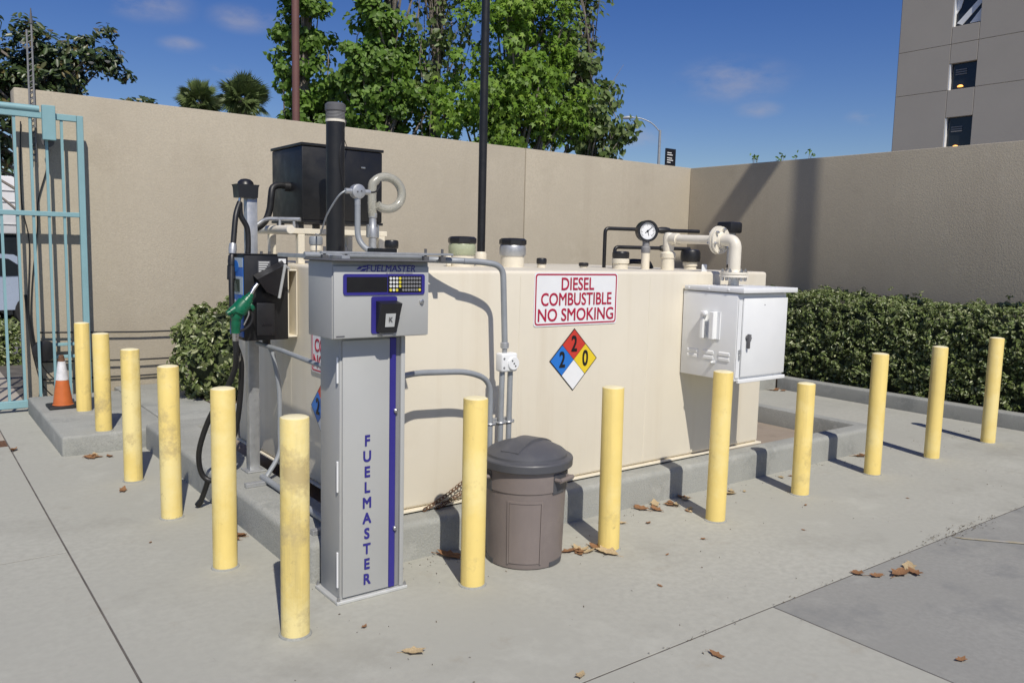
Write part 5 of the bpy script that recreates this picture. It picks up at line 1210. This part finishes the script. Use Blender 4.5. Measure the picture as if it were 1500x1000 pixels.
for q in range(4): obj('panel_rib', MB().box(-2.5, 4.2, 25.975, 25.999, 2.0 + q * 0.3, 2.02 + q * 0.3), 'light_metal', t)
for wx in (-1.6, 2.8): obj('wheel', MB().cyl((wx, 26.0, 0.4), (wx, 28.2, 0.4), 0.5, n=24), 'tyre', t)
core = MB().box(-1.6, 1.2, 12.4, 12.9, -0.1, 0.42, 0.1, 2)
def lowhedge(rng, n):
    P = np.stack([rng.uniform(-1.7, 1.3, n), rng.uniform(12.25, 13.0, n), rng.uniform(-0.05, 0.50, n)], 1)
    e = rng.random(n) < 0.6; P[e, 1] = 12.25 + np.abs(rng.normal(0, .06, e.sum())); P[~e, 2] = 0.46 + rng.normal(0, 0.05, (~e).sum())
    return P, np.tile(np.array([[0, -0.7, 0.6]]), (n, 1))
hedge('low_hedge', 'low green hedge outside the gate in front of the silver car', 'hedge', (0, 12.6, -0.1), lowhedge, 7000, 0.07, core, 44)
tree('street_tree', 'dark street tree beyond the gate, below the magnolia', (1.0, 33.0, -0.1), (1.0, 33.0, 4.0), 0.2, [(1.0, 33, 3.6, 3.0, 1.5, 1.3), (-3, 33, 3.6, 2.5, 1.5, 1.5)], 80, 40, 0.1, 0.3, 'leaf_magnolia', 77, None, 0.5, tmpl=(LEAF_OVAL, LEAF_OVAL_F))

# ================================================================== DRY LEAVES
def leaf_variant(seed, m):
    rg = random.Random(seed); n = 14; v = [(0, 0, 0.006)]; f = []
    for k in range(n):
        a = 2 * PI * k / n; r = 0.5 * (0.62 + 0.38 * math.cos(a * 2.5 + rg.uniform(-.2, .2)) ** 2) * (1.15 if abs(math.sin(a)) < 0.5 else 0.85)
        x, y = r * math.cos(a) * 1.25, r * math.sin(a)
        v.append((x, y, 0.05 + 0.75 * y * y + 0.35 * x * x * rg.uniform(0.3, 1.2) + rg.uniform(0, 0.05)))
    for k in range(n): f.append((0, 1 + k, 1 + (k + 1) % n))
    mb = MB().add(v, f)
    st = MB().tube([(0, 0, 0.02), (0.5, 0.02, 0.03), (0.95, 0.08, 0.06)], 0.018, 5); mb.add(st.v, st.f)
    return mb.mesh('dry_leaf', m, sharp=80)
LV = [leaf_variant(s, 'dry_leaf') for s in (1, 2, 3)] + [leaf_variant(s, 'dry_leaf_pale') for s in (4, 5)]
def scatter(label, group, spots):
    for (x, y, zz, s, k) in spots:
        o = link('dry_leaf', LV[k], None, (x, y, zz + 0.002), (rnd.uniform(-.15, .15), rnd.uniform(-.15, .15), rnd.uniform(0, 6.28)), (s, s, s * rnd.uniform(0.6, 1.3)))
        tag(o, label, 'leaf', group)
def around(cx, cy, n, rx, ry, s0, s1, pale=0.25, z=0):
    return [(cx + rnd.gauss(0, rx), cy + rnd.gauss(0, ry), z, rnd.uniform(s0, s1), rnd.randrange(3) if rnd.random() > pale else 3 + rnd.randrange(2)) for _ in range(n)]
scatter('dry brown leaf in the drift at the step\'s front corner', 'leaves at the step corner', around(1.17, 6.72, 6, 0.06, 0.025, 0.05, 0.08, 0.1))
scatter('dry leaf in the drift between trash can and next bollard', 'leaves beside the trash can', around(2.94, 3.20, 7, 0.07, 0.035, 0.05, 0.085, 0.25) + [(3.04, 3.10, 0, 0.10, 3)])
scatter('dry leaf in the drift against the pad below the cabinet', 'leaves at the pad front', around(3.98, 3.52, 8, 0.10, 0.03, 0.05, 0.085, 0.3) + around(3.75, 3.36, 5, 0.16, 0.06, 0.03, 0.05, 0.4))
scatter('pale dry leaf lying by the bollard before the white cabinet', 'leaves by the cabinet bollard', [(4.52, 3.44, 0, 0.085, 3), (4.58, 3.47, 0, 0.06, 4), (4.66, 3.42, 0, 0.03, 3)])
scatter('dry leaf against the pad near its right end', 'leaves at the pad right end', [(6.33, 3.53, 0, 0.09, 0), (6.40, 3.54, 0, 0.07, 1), (5.2, 3.5, 0, 0.05, 3), (5.3, 3.48, 0, 0.04, 0)])
scatter('brown leaf under the bollard left of the trash can', 'leaf under the bollard shadow', [(2.30, 3.53, 0, 0.11, 0)])
scatter('curled tan leaf on the pavement in front of the terminal', 'leaf before the terminal', [(1.614, 2.731, 0, 0.075, 3)])
scatter('tiny brown leaf just before the terminal\'s base plate', 'tiny leaf at the terminal', [(1.55, 3.046, 0, 0.03, 0)])
scatter('leaf at the bottom edge of the picture on bare pavement', 'leaf at the lower edge', [(2.049, 2.211, 0, 0.05, 4)])
scatter('reddish leaf on the slab joint, left of the leaf pile', 'leaf on the slab joint', [(3.93, 2.154, 0, 0.065, 0)])
scatter('dark curled leaf right beside the leaf on the slab joint', 'dark curled leaf', [(3.985, 2.085, 0, 0.06, 1)])
scatter('big curled leaf in the small pile on the darker slab', 'leaves on the darker slab', [(4.12, 2.03, 0, 0.11, 2), (4.19, 1.985, 0, 0.075, 0), (4.245, 2.045, 0, 0.09, 3)])
scatter('small brown leaf alone on the pale front slab', 'leaf on the front slab', [(2.621, 2.013, 0, 0.055, 1)])
scatter('thin dark leaf on the darker slab near the corner', 'leaf in the lower right', [(3.429, 1.411, 0, 0.04, 1)])
scatter('dry leaf on the trench drain before the gate', 'leaf at the drain', [(0.679, 7.236, 0, 0.08, 2)])
scatter('reddish leaf on the pavement left of the bollards', 'leaf left of the bollards', [(1.137, 5.685, 0, 0.065, 0)])
scatter('brown leaf at the pad\'s left kerb behind a bollard', 'leaves at the left kerb', around(1.47, 4.44, 5, 0.025, 0.05, 0.04, 0.065, 0.2) + [(1.50, 3.60, 0, 0.06, 0)])
scatter('brown leaf in the corner of the planter kerb', 'leaves at the planter corner', [(8.60, 5.93, 0, 0.11, 0), (8.54, 5.95, 0, 0.09, 1), (8.64, 5.86, 0, 0.08, 2)])
scatter('stray leaf fragment on the open pavement', 'stray leaf crumbs', [(2.953, 2.632, 0, 0.025, 0), (3.3, 2.9, 0, 0.02, 1), (4.75, 3.0, 0, 0.025, 0), (5.5, 2.7, 0, 0.02, 0), (1.05, 4.6, 0, 0.02, 1), (3.66, 2.95, 0, 0.03, 0), (4.3, 2.72, 0, 0.022, 0)])
# crumbs caught in the slab joint: nobody could count these
rng = np.random.default_rng(5); n = 260
X = np.concatenate([rng.normal(5.1, 0.25, 150), rng.uniform(2.4, 7.5, 110)])
P = np.stack([X, 2.17 + rng.normal(0, 0.012, n) * (1 + (np.abs(X - 5.1) < 0.4) * 2), np.full(n, 0.006)], 1)
o = obj('joint_litter', leaf_mesh('joint_litter', LEAF_OVAL, LEAF_OVAL_F, P, np.array([0, 0, 1.0]) + rng.normal(size=(n, 3)) * 0.5, rng.uniform(0.005, 0.016, n), 'litter', rng), 'litter'); o['kind'] = 'stuff'
n = 420
P = np.stack([rng.uniform(1.4, 8.3, n), 3.585 - np.abs(rng.normal(0, 0.10, n)), np.full(n, 0.004)], 1)
P[300:, 0] = rng.uniform(0.9, 8, 120); P[300:, 1] = rng.uniform(2.0, 3.4, 120)
o = obj('grit', leaf_mesh('grit', LEAF_OVAL, LEAF_OVAL_F, P, np.array([0, 0, 1.0]) + rng.normal(size=(n, 3)) * 0.6, rng.uniform(0.004, 0.014, n), 'litter', rng), 'litter'); o['kind'] = 'stuff'
